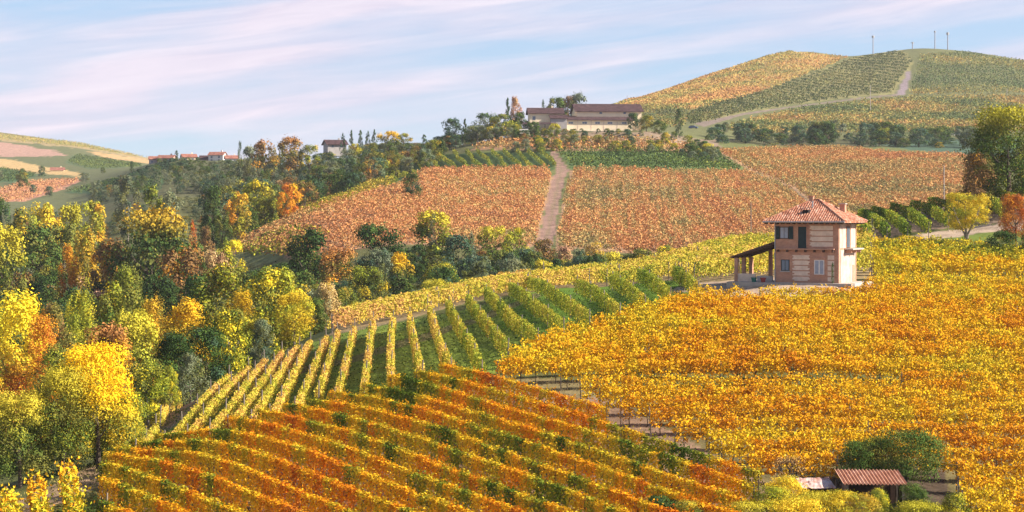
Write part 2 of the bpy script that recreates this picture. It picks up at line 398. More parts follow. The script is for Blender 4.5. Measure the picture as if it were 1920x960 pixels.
# ------------------------------------------------------------------ ground sheet
def build_terrain():
    nY, nX = ZT.shape
    relief = (fnoise(XT / 3.0, YT / 3.0, 3) - 0.5) * 0.22
    V = np.stack([XT, YT, ZT + np.where(YT < 700, relief - 0.1, 0)], -1).reshape(-1, 3)
    idx = np.arange(nY * nX).reshape(nY, nX)
    Q = np.stack([idx[:-1, :-1], idx[:-1, 1:], idx[1:, 1:], idx[1:, :-1]], -1).reshape(-1, 4)
    me = bpy.data.meshes.new('ground')
    me.vertices.add(len(V)); me.loops.add(Q.size); me.polygons.add(len(Q))
    me.vertices.foreach_set('co', V.astype(np.float32).ravel())
    me.loops.foreach_set('vertex_index', Q.astype(np.int32).ravel())
    me.polygons.foreach_set('loop_start', np.arange(0, Q.size, 4, dtype=np.int32))
    me.polygons.foreach_set('use_smooth', np.ones(len(Q), bool))
    px = np.repeat(PXG[None, :], nY, 0); py = HZ - F * ZT / YT
    # soft wandering field borders
    bx = px + (fnoise(XT / 6, YT / 6, 21) - 0.5) * 10; by = py + (fnoise(XT / 6, YT / 6, 22) - 0.5) * 6
    col = np.empty((nY, nX, 3)); col[:] = (0.105, 0.105, 0.04)
    scrub = fnoise(XT / 14, YT / 14, 4)[..., None]
    col = col * (0.75 + 0.5 * scrub)
    def paint(c, poly, y0, y1, exact=False):
        m = inside(px if exact else bx, py if exact else by, poly) & (YT >= y0) & (YT <= y1)
        col[m] = c
    def everywhere(c, y0, y1):
        col[(YT >= y0) & (YT <= y1)] = c
    far = YT > 700
    col[far] = np.array((0.095, 0.095, 0.045)) * (0.8 + 0.4 * scrub[far])
    # ---- near slope
    grass = np.array((0.075, 0.115, 0.02)); soil = np.array((0.17, 0.105, 0.065)); dry = np.array((0.30, 0.20, 0.12))
    near = YT < 260
    g1 = fnoise(XT / 2.5, YT / 2.5, 31)[..., None]
    col[near] = (grass * 0.7 + soil * 0.3)[None] * (0.7 + 0.6 * g1[near])
    paint(soil * 0.9, BLK_A, 40, 170)
    paint(grass * 1.6 + np.array((0.04, 0.025, 0.0)), BLK_C, 120, 260)
    paint((0.10, 0.17, 0.02), [(930, 610), (1060, 640), (1300, 560), (1262, 520), (1040, 535), (960, 560)], 150, 240)
    paint(grass * 0.6 + soil * 0.35, BLK_B1, 100, 260)
    paint(grass * 0.4 + soil * 0.6, BLK_B2, 40, 150)
    paint(dry * 0.8 + grass * 0.3, BLK_D, 190, 300)
    paint((0.21, 0.135, 0.09), [(1000, 728), (1110, 728), (1190, 770), (1440, 905), (1480, 960), (1440, 1000), (1405, 945), (1240, 872), (1100, 812), (900, 722)], 100, 150)   # bare track
    paint(grass * 0.35 + dry * 0.5, [(905, 702), (1120, 712), (1120, 745), (1060, 740), (920, 716)], 120, 160)
    paint(grass * 0.6 + dry * 0.25, [(1120, 714), (2300, 722), (2300, 742), (1120, 745)], 120, 160)
    # left track, grassy headland and slope below the wood
    paint(dry, [(-200, 1000), (20, 940), (100, 905), (180, 868), (250, 838), (300, 770), (420, 705), (440, 712), (330, 790), (262, 858), (190, 905), (120, 940), (0, 975), (-200, 1050)], 100, 240)
    paint(grass * 0.9, [(40, 1000), (110, 950), (180, 925), (190, 960), (150, 1060)], 60, 125)
    paint(soil, [(185, 905), (260, 960), (330, 1100), (170, 1100), (200, 960)], 60, 125)
    paint((0.30, 0.22, 0.19), [(270, 715), (330, 712), (345, 722), (300, 738)], 150, 230)
    # lane crossing the striped block
    for poly in ([(560, 690), (640, 672), (900, 590), (1010, 545), (1016, 552), (905, 600), (645, 683), (562, 700)],):
        paint(grass * 0.6 + dry * 0.4, poly, 120, 230)
    # house yard
    m = np.hypot(XT - HOUSE[0] + 4.0, (YT - HOUSE[1]) * 1.4) < 11; col[m & near] = (0.40, 0.29, 0.21)
    paint((0.36, 0.26, 0.19), [(1265, 548), (1320, 528), (1400, 524), (1400, 545), (1320, 548)], 170, 230)
    # track and lawn behind the upper vines
    paint((0.36, 0.27, 0.2), [(1640, 448), (1740, 436), (1850, 420), (1920, 420), (1920, 432), (1850, 434), (1760, 446)], 200, 262)
    paint((0.13, 0.17, 0.03), [(1760, 446), (1850, 434), (2000, 430), (2000, 452), (1850, 452)], 200, 262)
    paint((0.2, 0.14, 0.10), [(1605, 446), (1625, 395), (1860, 350), (2050, 345), (2050, 418), (1850, 418), (1740, 432), (1640, 446)], 222, 300)
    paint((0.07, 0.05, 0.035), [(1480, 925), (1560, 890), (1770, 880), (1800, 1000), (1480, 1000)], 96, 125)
    # ---- middle hill
    tan = np.array((0.33, 0.20, 0.115))
    y0, y1 = MH_Y
    paint((0.13, 0.14, 0.05), [(430, 475), (700, 335), (1050, 250), (1500, 270), (1920, 270), (2900, 270), (2900, 480), (1500, 520), (900, 500)], y0, y1 + 20)
    paint(tan, M1, y0, y1); paint(tan, M2, y0, y1); paint(tan * 1.05, M3, y0, y1)
    paint((0.10, 0.15, 0.05), M4, y0, y1); paint((0.055, 0.09, 0.028), M5, y0, y1); paint(tan * 0.95, M6, y0, y1)  # shoulder ground: dark green stands in for the shaded row sides
    paint((0.19, 0.2, 0.08), [(430, 478), (545, 425), (610, 445), (560, 470), (480, 500)], y0 - 30, y1)
    paint((0.42, 0.30, 0.22), [(470, 436), (560, 402), (745, 346), (742, 352), (560, 412), (480, 445)], y0, y1)
    paint((0.255, 0.16, 0.125), PATH, 390, y1, True)
    paint((0.215, 0.15, 0.10), [(1036, 283), (1039, 283), (1056, 318), (1052, 332), (1038, 400), (1023, 475), (1016, 475), (1031, 400), (1046, 330), (1050, 318)], 390, y1, True)
    paint((0.16, 0.14, 0.09), [(1405, 322), (1420, 322), (1490, 355), (1540, 395), (1590, 440), (1570, 440), (1520, 398), (1470, 355)], y0, y1, True)
    paint((0.22, 0.16, 0.11), [(935, 262), (1000, 247), (1240, 246), (1340, 262), (1360, 282), (1200, 264), (1000, 264)], 600, 790)
    # ---- far hill
    paint((0.13, 0.135, 0.055), [(1140, 260), (1140, 60), (3000, 60), (3000, 262), (1430, 262)], 770, 1700)
    paint((0.36, 0.24, 0.09), [(1140, 205), (1200, 180), (1290, 150), (1400, 110), (1480, 92), (1570, 108), (1500, 140), (1440, 165), (1340, 195), (1250, 205)], 900, 1700)
    paint((0.17, 0.15, 0.08), [(1130, 205), (1250, 195), (1310, 200), (1250, 222), (1130, 225)], 760, 1500)
    paint((0.20, 0.155, 0.125), [(1300, 232), (1380, 214), (1480, 200), (1560, 190), (1640, 180), (1700, 175), (1700, 178), (1640, 182.5), (1560, 192.5), (1480, 202.5), (1390, 216.5), (1320, 238)], 760, 1500, True)
    paint((0.24, 0.19, 0.2), [(1682, 179), (1691, 152), (1699, 128), (1710, 124), (1705, 150), (1697, 178)], 900, 1600, True)
    paint((0.23, 0.21, 0.085), [(1290, 215), (1340, 196), (1450, 166), (1510, 142), (1600, 108), (1692, 92), (1714, 116), (1690, 150), (1676, 176), (1560, 186), (1400, 210), (1320, 228)], 780, 1600)
    paint((0.07, 0.115, 0.075), [(1640, 272), (1760, 262), (1900, 258), (2900, 258), (2900, 296), (1800, 292)], 700, 860)
    # ---- hills far to the left
    everyL = [(-900, 440), (-900, 100), (300, 240), (310, 330), (220, 420)]
    paint((0.12, 0.13, 0.06), everyL, 760, 2600)
    paint((0.30, 0.23, 0.12), [(-900, 250), (0, 250), (150, 268), (290, 298), (290, 303), (150, 278), (0, 264), (-900, 262)], 1300, 1900)
    paint((0.36, 0.22, 0.17), [(-900, 262), (0, 266), (110, 284), (130, 292), (60, 294), (-900, 280)], 1100, 1900)
    paint((0.42, 0.27, 0.13), [(160, 283), (280, 300), (285, 308), (200, 296)], 1000, 1900)
    paint((0.10, 0.135, 0.06), [(140, 290), (205, 300), (270, 312), (170, 318), (120, 305)], 900, 1700)
    paint((0.45, 0.31, 0.14), [(-300, 292), (0, 296), (80, 312), (150, 324), (150, 332), (60, 322), (-300, 312)], 900, 1700)
    paint((0.075, 0.13, 0.06), [(-900, 318), (0, 314), (75, 328), (30, 342), (-900, 352)], 900, 1500)
    paint((0.40, 0.20, 0.13), [(-900, 362), (0, 356), (45, 340), (158, 336), (110, 358), (45, 378), (-900, 392)], 700, 1300)
    paint((0.08, 0.14, 0.06), [(120, 362), (215, 336), (310, 335), (300, 356), (220, 366)], 640, 1100)
    at = me.attributes.new('land', 'FLOAT_COLOR', 'POINT')
    cc = np.ones((nY * nX, 4), np.float32); cc[:, :3] = col.reshape(-1, 3)
    at.data.foreach_set('color', cc.ravel())
    me.materials.append(mat_ground())
    me.update(calc_edges=True)
    return tag(link('ground', me), kind='structure')

def mat_ground():
    m = bpy.data.materials.new('ground_cover'); m.use_nodes = True
    t = NT(m.node_tree); t.n.clear()
    out = t.node('ShaderNodeOutputMaterial'); b = t.node('ShaderNodeBsdfPrincipled')
    b.inputs['Roughness'].default_value = 0.95; b.inputs['Specular IOR Level'].default_value = 0.1
    geo = t.node('ShaderNodeNewGeometry')
    at = t.node('ShaderNodeAttribute', attribute_name='land')
    n1 = t.noise(geo.outputs['Position'], 0.35, 5, 0.65)
    n2 = t.noise(geo.outputs['Position'], 2.2, 4, 0.7)
    f = t.math('MULTIPLY', t.ramp(n1, [(0.25, 0.62), (0.75, 1.4)]), t.ramp(n2, [(0.2, 0.6), (0.8, 1.4)]))
    c = t.mix(1.0, at.outputs['Color'], f, 'MULTIPLY')
    t.l.new(c, b.inputs['Base Color'])
    bp = t.node('ShaderNodeBump'); bp.inputs['Strength'].default_value = 0.5; bp.inputs['Distance'].default_value = 0.15
    t.l.new(n2, bp.inputs['Height']); t.l.new(bp.outputs[0], b.inputs['Normal'])
    t.l.new(b.outputs[0], out.inputs[0])
    return m

build_terrain()

# ------------------------------------------------------------------ materials
def mat_leaf(name='leaf', trans=0.12):
    m = bpy.data.materials.new(name); m.use_nodes = True
    t = NT(m.node_tree); t.n.clear()
    out = t.node('ShaderNodeOutputMaterial')
    at = t.node('ShaderNodeAttribute', attribute_name='leaf')
    oi = t.node('ShaderNodeObjectInfo')
    c = t.mix(1.0, at.outputs['Color'], oi.outputs['Color'], 'MULTIPLY')
    b = t.node('ShaderNodeBsdfDiffuse'); t.l.new(c, b.inputs['Color'])
    tr = t.node('ShaderNodeBsdfTranslucent'); t.l.new(c, tr.inputs['Color'])
    mx = t.node('ShaderNodeMixShader'); mx.inputs[0].default_value = trans
    t.l.new(b.outputs[0], mx.inputs[1]); t.l.new(tr.outputs[0], mx.inputs[2])
    t.l.new(mx.outputs[0], out.inputs[0])
    return m

def mat_plain(name, col, rough=0.8, scale=None, amount=0.35, spec=0.3, metal=0.0, bump=0.0):
    """flat colour broken up by weathering noise"""
    m = bpy.data.materials.new(name); m.use_nodes = True
    t = NT(m.node_tree); b = t.n['Principled BSDF']
    b.inputs['Roughness'].default_value = rough; b.inputs['Specular IOR Level'].default_value = spec
    b.inputs['Metallic'].default_value = metal
    if scale:
        tcn = t.node('ShaderNodeTexCoord')
        n = t.noise(tcn.outputs['Object'], scale, 5, 0.65)
        f = t.ramp(n, [(0.25, 1 - amount), (0.75, 1 + amount)])
        t.l.new(t.mix(1.0, col, f, 'MULTIPLY'), b.inputs['Base Color'])
        if bump:
            bp = t.node('ShaderNodeBump'); bp.inputs['Strength'].default_value = bump; bp.inputs['Distance'].default_value = 0.03
            t.l.new(n, bp.inputs['Height']); t.l.new(bp.outputs[0], b.inputs['Normal'])
    else:
        b.inputs['Base Color'].default_value = (*col, 1)
    return m

LEAF = mat_leaf()
BARK = mat_plain('bark', (0.10, 0.075, 0.055), 0.9, 6.0, 0.4)
PALEBARK = mat_plain('pale_bark', (0.24, 0.20, 0.165), 0.9, 6.0, 0.4)
POSTWOOD = mat_plain('weathered_post', (0.20, 0.165, 0.135), 0.85, 5.0, 0.35)
CONCRETE_POST = mat_plain('concrete_post', (0.34, 0.31, 0.28), 0.85, 5.0, 0.25)

# ------------------------------------------------------------------ vines
# leaf colours of an October vineyard, from still green to spent brown
RAMP = np.array([(0.045, 0.085, 0.015), (0.13, 0.19, 0.022), (0.34, 0.36, 0.028), (0.70, 0.50, 0.03), (0.74, 0.38, 0.02), (0.72, 0.28, 0.014), (0.60, 0.15, 0.013), (0.32, 0.12, 0.03)])
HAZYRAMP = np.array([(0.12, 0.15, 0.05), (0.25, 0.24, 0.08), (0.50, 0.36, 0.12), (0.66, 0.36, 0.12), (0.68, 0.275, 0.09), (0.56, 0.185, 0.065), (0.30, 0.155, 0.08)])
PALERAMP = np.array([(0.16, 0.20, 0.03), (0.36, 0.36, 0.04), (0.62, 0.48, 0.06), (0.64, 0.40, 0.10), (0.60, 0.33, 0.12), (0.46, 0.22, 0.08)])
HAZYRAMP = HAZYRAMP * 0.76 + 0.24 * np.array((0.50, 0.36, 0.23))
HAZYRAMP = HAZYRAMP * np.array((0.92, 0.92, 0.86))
GREENRAMP = np.array([(0.05, 0.10, 0.018), (0.10, 0.17, 0.025), (0.20, 0.25, 0.03), (0.36, 0.36, 0.04), (0.50, 0.38, 0.05), (0.42, 0.22, 0.05)])

GOLDRAMP = np.array([(0.10, 0.15, 0.02), (0.32, 0.32, 0.028), (0.60, 0.47, 0.03), (0.76, 0.50, 0.025), (0.76, 0.41, 0.018), (0.70, 0.29, 0.014), (0.48, 0.16, 0.014)])
ROWRAMP = np.array([(0.085, 0.135, 0.018), (0.20, 0.24, 0.025), (0.62, 0.46, 0.03), (0.76, 0.44, 0.02), (0.76, 0.33, 0.015), (0.68, 0.22, 0.014), (0.46, 0.15, 0.02)])

def ramp_col(ramp, u):
    u = np.clip(u, 0, 1) * (len(ramp) - 1)
    i = np.minimum(u.astype(int), len(ramp) - 2); f = (u - i)[:, None]
    return ramp[i] * (1 - f) + ramp[i + 1] * f

def rows_in(poly, d, spacing, yr, ds=0.6, minlen=4.0, off=0.0, jitter=0.0, wob=0.0):
    """parallel vine rows inside a field outline; returns a list of ground polylines"""
    d = np.array(d, float); d /= np.linalg.norm(d); nrm = np.array((-d[1], d[0]))
    m = (YT >= yr[0]) & (YT <= yr[1]) & inside(np.repeat(PXG[None, :], len(YG), 0), PYT, poly)
    pts = np.stack([XT[m], YT[m]], -1)
    a = pts @ d; b = pts @ nrm
    out = []
    for k in np.arange(math.floor(b.min() / spacing), math.ceil(b.max() / spacing) + 1):
        bb = k * spacing + rng.uniform(-1, 1) * jitter
        s = np.arange(a.min(), a.max() + ds, ds)
        w = wob * (vnoise(s / 17.0, s * 0 + k, 77) - 0.5)
        p = d[None] * s[:, None] + nrm[None] * (bb + w)[:, None]
        px = 960 + F * p[:, 0] / np.maximum(p[:, 1], 1); z = ground(p[:, 0], np.maximum(p[:, 1], 41)); py = HZ - F * z / np.maximum(p[:, 1], 1)
        ok = (p[:, 1] >= yr[0]) & (p[:, 1] <= yr[1]) & inside(px, py, poly)
        st = None
        for i in range(len(s) + 1):
            if i < len(s) and ok[i]:
                if st is None: st = i
            elif st is not None:
                if s[i - 1] - s[st] >= minlen:
                    out.append(np.column_stack([p[st:i], z[st:i]]))
                st = None
    return out

def leaves_along(pl, per_m, h0, h1, width, leaf, ramp, mean, amp, seed, wild=0.0, plant=1.0, jit=0.10, nscale=6.0, shoots=0.0, val=0.22, round_=0.0, nn=0.55, pj=0.16, gaps=0.0, macro=0.0, cap=0.0, clump=1, csig=0.085):
    """leaf faces of one row: centres, normals, sizes and colours"""
    seg = np.diff(pl[:, :2], axis=0); L = np.concatenate([[0], np.cumsum(np.hypot(seg[:, 0], seg[:, 1]))])
    n = max(8, int(L[-1] * per_m))
    n0 = n; n = max(8, n // clump)
    s = rng.uniform(0, L[-1], n)
    X = np.interp(s, L, pl[:, 0]); Y = np.interp(s, L, pl[:, 1]); Z = np.interp(s, L, pl[:, 2])
    d = (pl[-1, :2] - pl[0, :2]); d /= np.linalg.norm(d) + 1e-9
    nx, ny = -d[1], d[0]
    # outline of the hedge section: two sides and a top
    hgt = h1 - h0; per = 2 * hgt + width
    q = np.where(rng.random(n) < cap, hgt + rng.uniform(0, width, n), rng.uniform(0, per, n))
    lo = q < hgt; hi = q > hgt + width
    u = np.where(lo, -width / 2, np.where(hi, width / 2, q - hgt - width / 2))
    v = np.where(lo, q, np.where(hi, q - hgt - width, hgt))
    on = np.where(lo, -1.0, np.where(hi, 1.0, 0.0)); ov = np.where(lo | hi, 0.15, 1.0)
    # uneven tops, thin places and bulges from plant to plant
    pk = np.floor(s / plant)
    top = 1 + wild * (vnoise(s / 0.8, s * 0, seed) - 0.5) * 1.1 + wild * (vnoise(pk * 1.7, pk * 0, seed + 1) - 0.5) * 0.8
    bul = 1 + (0.35 + wild) * (vnoise(s / 1.1, v, seed + 2) - 0.5) * 1.2
    depth = 1 - np.abs(rng.normal(0, 0.22, n)).clip(0, 0.9)
    u = u * bul * depth; v = v * top * np.where(on == 0, np.where(rng.random(n) < 0.5, 1, depth), 1)
    if round_: u = u * (1 - round_ * (v / hgt) ** 3)
    if shoots > 0:
        sh = rng.random(n) < shoots
        v = np.where(sh, hgt * top * rng.uniform(0.95, 1.25, n), v)
        u = np.where(sh, rng.normal(0, width * 0.45, n), u)
    low = rng.random(n) < 0.5 * vnoise(s / 1.4, s * 0, seed + 3)          # ragged skirts
    v = np.where(low & (v < 0.3 * hgt), v + 0.3 * hgt, v)
    if gaps > 0:                                                          # thin places where one plant ends and the next begins
        e = np.abs(s / plant - pk - 0.5) * 2
        thin = (e > 0.72) & (rng.random(n) < gaps) & (v < 0.85 * hgt)
        u = np.where(thin, u * 0.25, u); v = np.where(thin, v + 0.25 * hgt, v)
    u = u + rng.normal(0, 0.06, n); v = v + rng.normal(0, 0.06, n)
    C = np.column_stack([X + nx * u, Y + ny * u, Z + h0 + v])
    N = np.column_stack([nx * on, ny * on, ov]) + rng.normal(0, nn, (n, 3))
    t = mean + amp * (fnoise(X / nscale + seed * 0.0, Y / nscale, 50) - 0.5) * 2
    if macro: t = t + macro * (fnoise(X / 38.0, Y / 30.0, 51) - 0.5) * 2
    t = t + pj * (_hash(pk, pk * 0 + 3, seed) - 0.5) * 2 + rng.normal(0, jit, n)
    if clump > 1:                                                         # leaves hang together in little bunches
        k = np.repeat(np.arange(n), clump); n = len(k)
        C = C[k] + rng.normal(0, csig, (n, 3)); N = N[k] + rng.normal(0, 0.35, (n, 3)); t = t[k] + rng.normal(0, 0.035, n)
    col = ramp_col(ramp, t) * (1 + rng.uniform(-val, val, (n, 1)))
    return C, N, leaf * rng.uniform(0.7, 1.3, n), col

_post = None
def post_mesh(h, r, mat, nm='post'):
    return MB().tube([(0, 0, -0.3), (0, 0, h)], r, 5).mesh(nm, mat)
POST = post_mesh(2.05, 0.055, POSTWOOD)
CPOST = post_mesh(1.95, 0.045, POSTWOOD)
DPOST = post_mesh(1.8, 0.05, BARK)
def stem_mesh():
    return MB().tube([(0, 0, -0.1), (0.05, 0.02, 0.35), (-0.03, 0.03, 0.65), (0.06, -0.02, 0.95), (0.25, 0.0, 1.05)], [0.045, 0.035, 0.035, 0.03, 0.015], 5).mesh('vine_stem', BARK)
STEM = stem_mesh()

def vine_row(pl, args, label, group, name='vine_row', posts=0.0, post=None, stems=0.0, cat='vine row', endposts=True):
    mid = pl[len(pl) // 2]
    C, N, S, col = leaves_along(pl, **args)
    C = C - mid
    root = tag(empty(name, mid), label, cat, group)
    link('foliage', quad_mesh('foliage', C, N, S, col, LEAF), root)
    seg = np.diff(pl[:, :2], axis=0); L = np.concatenate([[0], np.cumsum(np.hypot(seg[:, 0], seg[:, 1]))])
    def along(s):
        return Vector((np.interp(s, L, pl[:, 0]) - mid[0], np.interp(s, L, pl[:, 1]) - mid[1], np.interp(s, L, pl[:, 2]) - mid[2]))
    if posts:
        for s in np.linspace(0.05, L[-1] - 0.05, max(2, int(L[-1] / posts) + 1)):
            p = link('post', post or POST, root, along(s))
            p.rotation_euler = (rnd.uniform(-.05, .05), rnd.uniform(-.05, .05), rnd.uniform(0, 6))
    if stems:
        ss = np.arange(0.6, L[-1], stems)
        for s in ss[:99]:
            p = link('vine_stem', STEM, root, along(s + rnd.uniform(-.15, .15)))
            p.rotation_euler = (0, 0, rnd.uniform(0, 6)); p.scale = (1, 1, rnd.uniform(.85, 1.1))
    return root

def merge_rows(pls, args, name, label=None, cat=None, kind='stuff', mat=None):
    parts = [leaves_along(pl, **args) for pl in pls]
    C = np.concatenate([p[0] for p in parts]); N = np.concatenate([p[1] for p in parts]); S = np.concatenate([p[2] for p in parts]); K = np.concatenate([p[3] for p in parts])
    mid = C.mean(0)
    return tag(link(name, quad_mesh(name, C - mid, N, S, K, LEAF), None, mid), label, cat, None, kind)

# ---- block A: low hedges of orange and green running down towards the track
rowsA = rows_in(BLK_A, (0.57, -0.82), 2.36, (88, 170), wob=0.5)
rowsA.sort(key=lambda p: -(p[0][0] * 0.82 + p[0][1] * 0.57))
A_TAIL = 'below the brown dirt track'
for i, pl in enumerate(rowsA):
    if i == 0: lab = 'orange and green vine row edging the brown dirt track'
    elif i == len(rowsA) - 1: lab = 'orange vine row lowest on the sloping block, nearest the wood'
    else: lab = 'orange and green vine row on the slope, %s counting down from the dirt track' % ORD[min(i, 49)]
    vine_row(pl, dict(per_m=400, h0=0.3, h1=1.7, width=0.54, leaf=0.15, plant=0.95, pj=0.24, gaps=0.7, cap=0.24, csig=0.07, val=0.15, ramp=ROWRAMP, mean=0.425, amp=0.56, seed=100 + i, wild=0.10, nscale=4.0, shoots=0.03, jit=0.05, nn=0.28),
             lab, 'hedge-like vine rows on the sloping block', posts=12.0, post=DPOST, stems=1.1 if i in (0, len(rowsA) - 1) else 0)

# ---- block C: trimmed rows over green grass, seen end on
def row_through(pts, off, y0, y1, ds=0.5):
    """a row on the ground whose middle height passes the given photo points"""
    w = np.array([hit(px, py, y0, y1, off)[:2] for px, py in pts])
    L = np.concatenate([[0], np.cumsum(np.hypot(*np.diff(w, axis=0).T))]); s_ = np.arange(0, L[-1], ds)
    X = np.interp(s_, L, w[:, 0]); Y = np.interp(s_, L, w[:, 1])
    for _ in range(12):                                                   # ease the corners
        X[1:-1] = (X[:-2] + 2 * X[1:-1] + X[2:]) / 4; Y[1:-1] = (Y[:-2] + 2 * Y[1:-1] + Y[2:]) / 4
    return np.column_stack([X, Y, ground(X, Y)])
C_LINES = [
    [(1309, 547), (1286, 525), (1264, 510)], [(1256, 559), (1222, 529), (1198, 516)], [(1211, 574), (1174, 540), (1147, 526)], [(1162, 589), (1117, 551), (1080, 534)],
    [(1106, 601), (1050, 562), (1016, 537), (990, 530)], [(1057, 616), (1005, 577), (975, 550), (955, 540)], [(1009, 637), (960, 600), (930, 566), (912, 550)], [(952, 657), (919, 615), (889, 578), (877, 562)],
    [(904, 700), (885, 652), (859, 610), (840, 572)], [(848, 694), (826, 650), (814, 608), (806, 582)], [(790, 700), (781, 660), (772, 618), (768, 594)], [(733, 722), (732, 667), (734, 615), (738, 600)],
    [(681, 738), (690, 672), (697, 612), (700, 603)], [(628, 752), (645, 695), (660, 630), (664, 615)], [(597, 738), (612, 690), (628, 640), (634, 622)], [(552, 770), (578, 715), (602, 655), (613, 632)],
    [(508, 784), (543, 715), (572, 655), (583, 640)], [(470, 795), (515, 715), (548, 660), (560, 650)], [(430, 805), (478, 735), (515, 680), (530, 660)], [(392, 812), (442, 750), (480, 695), (498, 674)],
    [(350, 822), (395, 763), (440, 712), (468, 688)], [(308, 833), (352, 785), (398, 730), (430, 704)], [(300, 782), (345, 738), (392, 712)], [(252, 850), (276, 822), (294, 798)]]
rowsC = [row_through(l, 1.0, 118, 262) for l in C_LINES]
for i, pl in enumerate(rowsC):
    left = i / max(1, len(rowsC) - 1)
    if i == 0: lab = 'trimmed vine row on the green slope, nearest the brick house'
    else: lab = 'trimmed vine row on the striped green slope, %s counting from the brick house' % ORD[min(i, 49)]
    vine_row(pl, dict(per_m=230, h0=0.22, h1=float(np.interp(left, [0, 0.35, 0.6, 1], [1.7, 1.6, 1.25, 1.15])), width=0.58 if left < 0.35 else 0.48, leaf=0.145, nn=0.38, ramp=GREENRAMP if left < 0.36 else PALERAMP, mean=(0.50 + 0.3 * left) if left < 0.36 else 0.46,
                      amp=0.30, seed=200 + i, wild=0.12, nscale=7, jit=0.09, round_=0.3), lab, 'trimmed vine rows over green grass', posts=9.0)

# ---- block B: tall unkempt golden vines round and below the house
rowsB = rows_in(BLK_B1, (1, 0.035), 2.9, (105, 262), wob=1.4, minlen=5)
rowsB2 = rows_in(BLK_B2, (1, 0.02), 3.05, (90, 150), wob=1.2, minlen=5)
rowsB = [p for p in rowsB if np.min(np.hypot((p[:, 0] - HOUSE[0]), (p[:, 1] - HOUSE[1]))) > 6.6]
rowsB.sort(key=lambda p: p[:, 1].mean())
for i, pl in enumerate(rowsB):
    y = pl[:, 1].mean()
    lab = 'shaggy golden vine row above the grassy strip, %s counting up the slope' % ORD[min(i, 49)]
    if i == 0: lab = 'shaggy golden vine row with bare stems at the edge of the grassy strip'
    vine_row(pl, dict(clump=2, nn=0.32, per_m=340 if y < 190 else 210, h0=0.75 if i < 2 else 0.4, h1=1.85, width=0.7, leaf=0.148 if y < 190 else 0.18, cap=0.1, pj=0.14, gaps=0.5, macro=0.22, ramp=GOLDRAMP, mean=0.52 if y < 178 else 0.41, amp=0.30, seed=300 + i, wild=0.28, nscale=5.5, shoots=0.06, jit=0.045, val=0.16),
             lab, 'shaggy vine rows round the brick house', posts=11.0 if i < 6 else 16.0, post=CPOST, stems=1.3 if i < 2 else 0)
rowsB2.sort(key=lambda p: -p[:, 1].mean())
for i, pl in enumerate(rowsB2):
    lab = 'shaggy orange vine row in the lower block, %s counting down from the grassy strip' % ORD[min(i, 49)]
    if i == 0: lab = 'shaggy orange vine row along the lower side of the grassy strip'
    vine_row(pl, dict(clump=2, nn=0.32, per_m=370, h0=0.6, h1=1.9, width=0.7, leaf=0.138, cap=0.1, pj=0.14, gaps=0.5, macro=0.10, ramp=GOLDRAMP, mean=0.61, amp=0.30, seed=400 + i, wild=0.26, nscale=5.0, shoots=0.06, jit=0.045, val=0.16),
             lab, 'shaggy vine rows below the grassy strip', posts=12.0, post=CPOST, stems=1.4)

# ---- block D: pale rows along the crest
rowsD = rows_in(BLK_D, (1, 0.32), 2.6, (196, 285), wob=1.0, minlen=5)
rowsD = [p for p in rowsD if np.min(np.hypot((p[:, 0] - HOUSE[0] + 2), (p[:, 1] - HOUSE[1]))) > 7.5]
rowsD.sort(key=lambda p: p[:, 1].mean())
for i, pl in enumerate(rowsD):
    lab = 'pale yellow vine row along the crest behind the striped block, %s counting uphill' % ORD[min(i, 49)]
    vine_row(pl, dict(per_m=120, h0=0.3, h1=1.8, width=0.75, leaf=0.2, ramp=PALERAMP, nn=0.35, val=0.15, mean=float(np.interp(pl[:, 0].mean(), [-18, 5, 25], [0.62, 0.42, 0.27])), amp=0.34, seed=500 + i, wild=0.35, nscale=7, jit=0.10),
             lab, 'pale vine rows along the crest', posts=11.0)

# ---- rows on the rise behind the house
I_LINES = [[(1626, 440), (1600, 414)], [(1664, 438), (1640, 414), (1612, 404)], [(1702, 437), (1672, 408), (1636, 399)], [(1741, 428), (1706, 401), (1671, 392)], [(1778, 416), (1745, 394), (1708, 386)],
           [(1814, 405), (1780, 388), (1743, 380)], [(1848, 398), (1815, 381), (1778, 374)], [(1884, 402), (1860, 378), (1828, 368)], [(1918, 388), (1888, 370), (1852, 363)], [(1955, 384), (1920, 364), (1885, 357)], [(1995, 380), (1950, 358), (1918, 352)]]
rowsI = [row_through(l, 1.2, 218, 292) for l in I_LINES]
for i, pl in enumerate(rowsI):
    lab = 'clipped green vine row on the rise beyond the house, %s counting from its wall' % ORD[i]
    vine_row(pl, dict(per_m=105, h0=0.55, h1=2.05, width=0.7, leaf=0.24, ramp=GREENRAMP, mean=0.40, amp=0.25, seed=600 + i, wild=0.10, nscale=6, jit=0.09),
             lab, 'clipped green vine rows behind the house', posts=9.0)

# ---- the three yellow row ends in the lower left corner
for i, (px, pyt, pyb) in enumerate(((12, 975, 1110), (66, 953, 1110), (126, 936, 1110), (200, 990, 1110))):
    a = hit(px, pyt, 60, 140); b = hit(px + 38, pyb, 60, 140)
    t = np.linspace(0, 1, 24)[:, None]
    p2 = np.array(a[:2]) * (1 - t) + np.array(b[:2]) * t
    pl = np.column_stack([p2, ground(p2[:, 0], p2[:, 1])])
    vine_row(pl, dict(per_m=130, h0=0.3, h1=1.8 if i < 3 else 1.2, width=0.8, leaf=0.21, ramp=RAMP, mean=0.41, amp=0.15, seed=640 + i, wild=0.4, shoots=0.1, jit=0.08),
             'yellow vine row end by the tan track below the wood, %s along the track' % ORD[i], 'yellow vine row ends by the tan track', posts=6.0, stems=0)

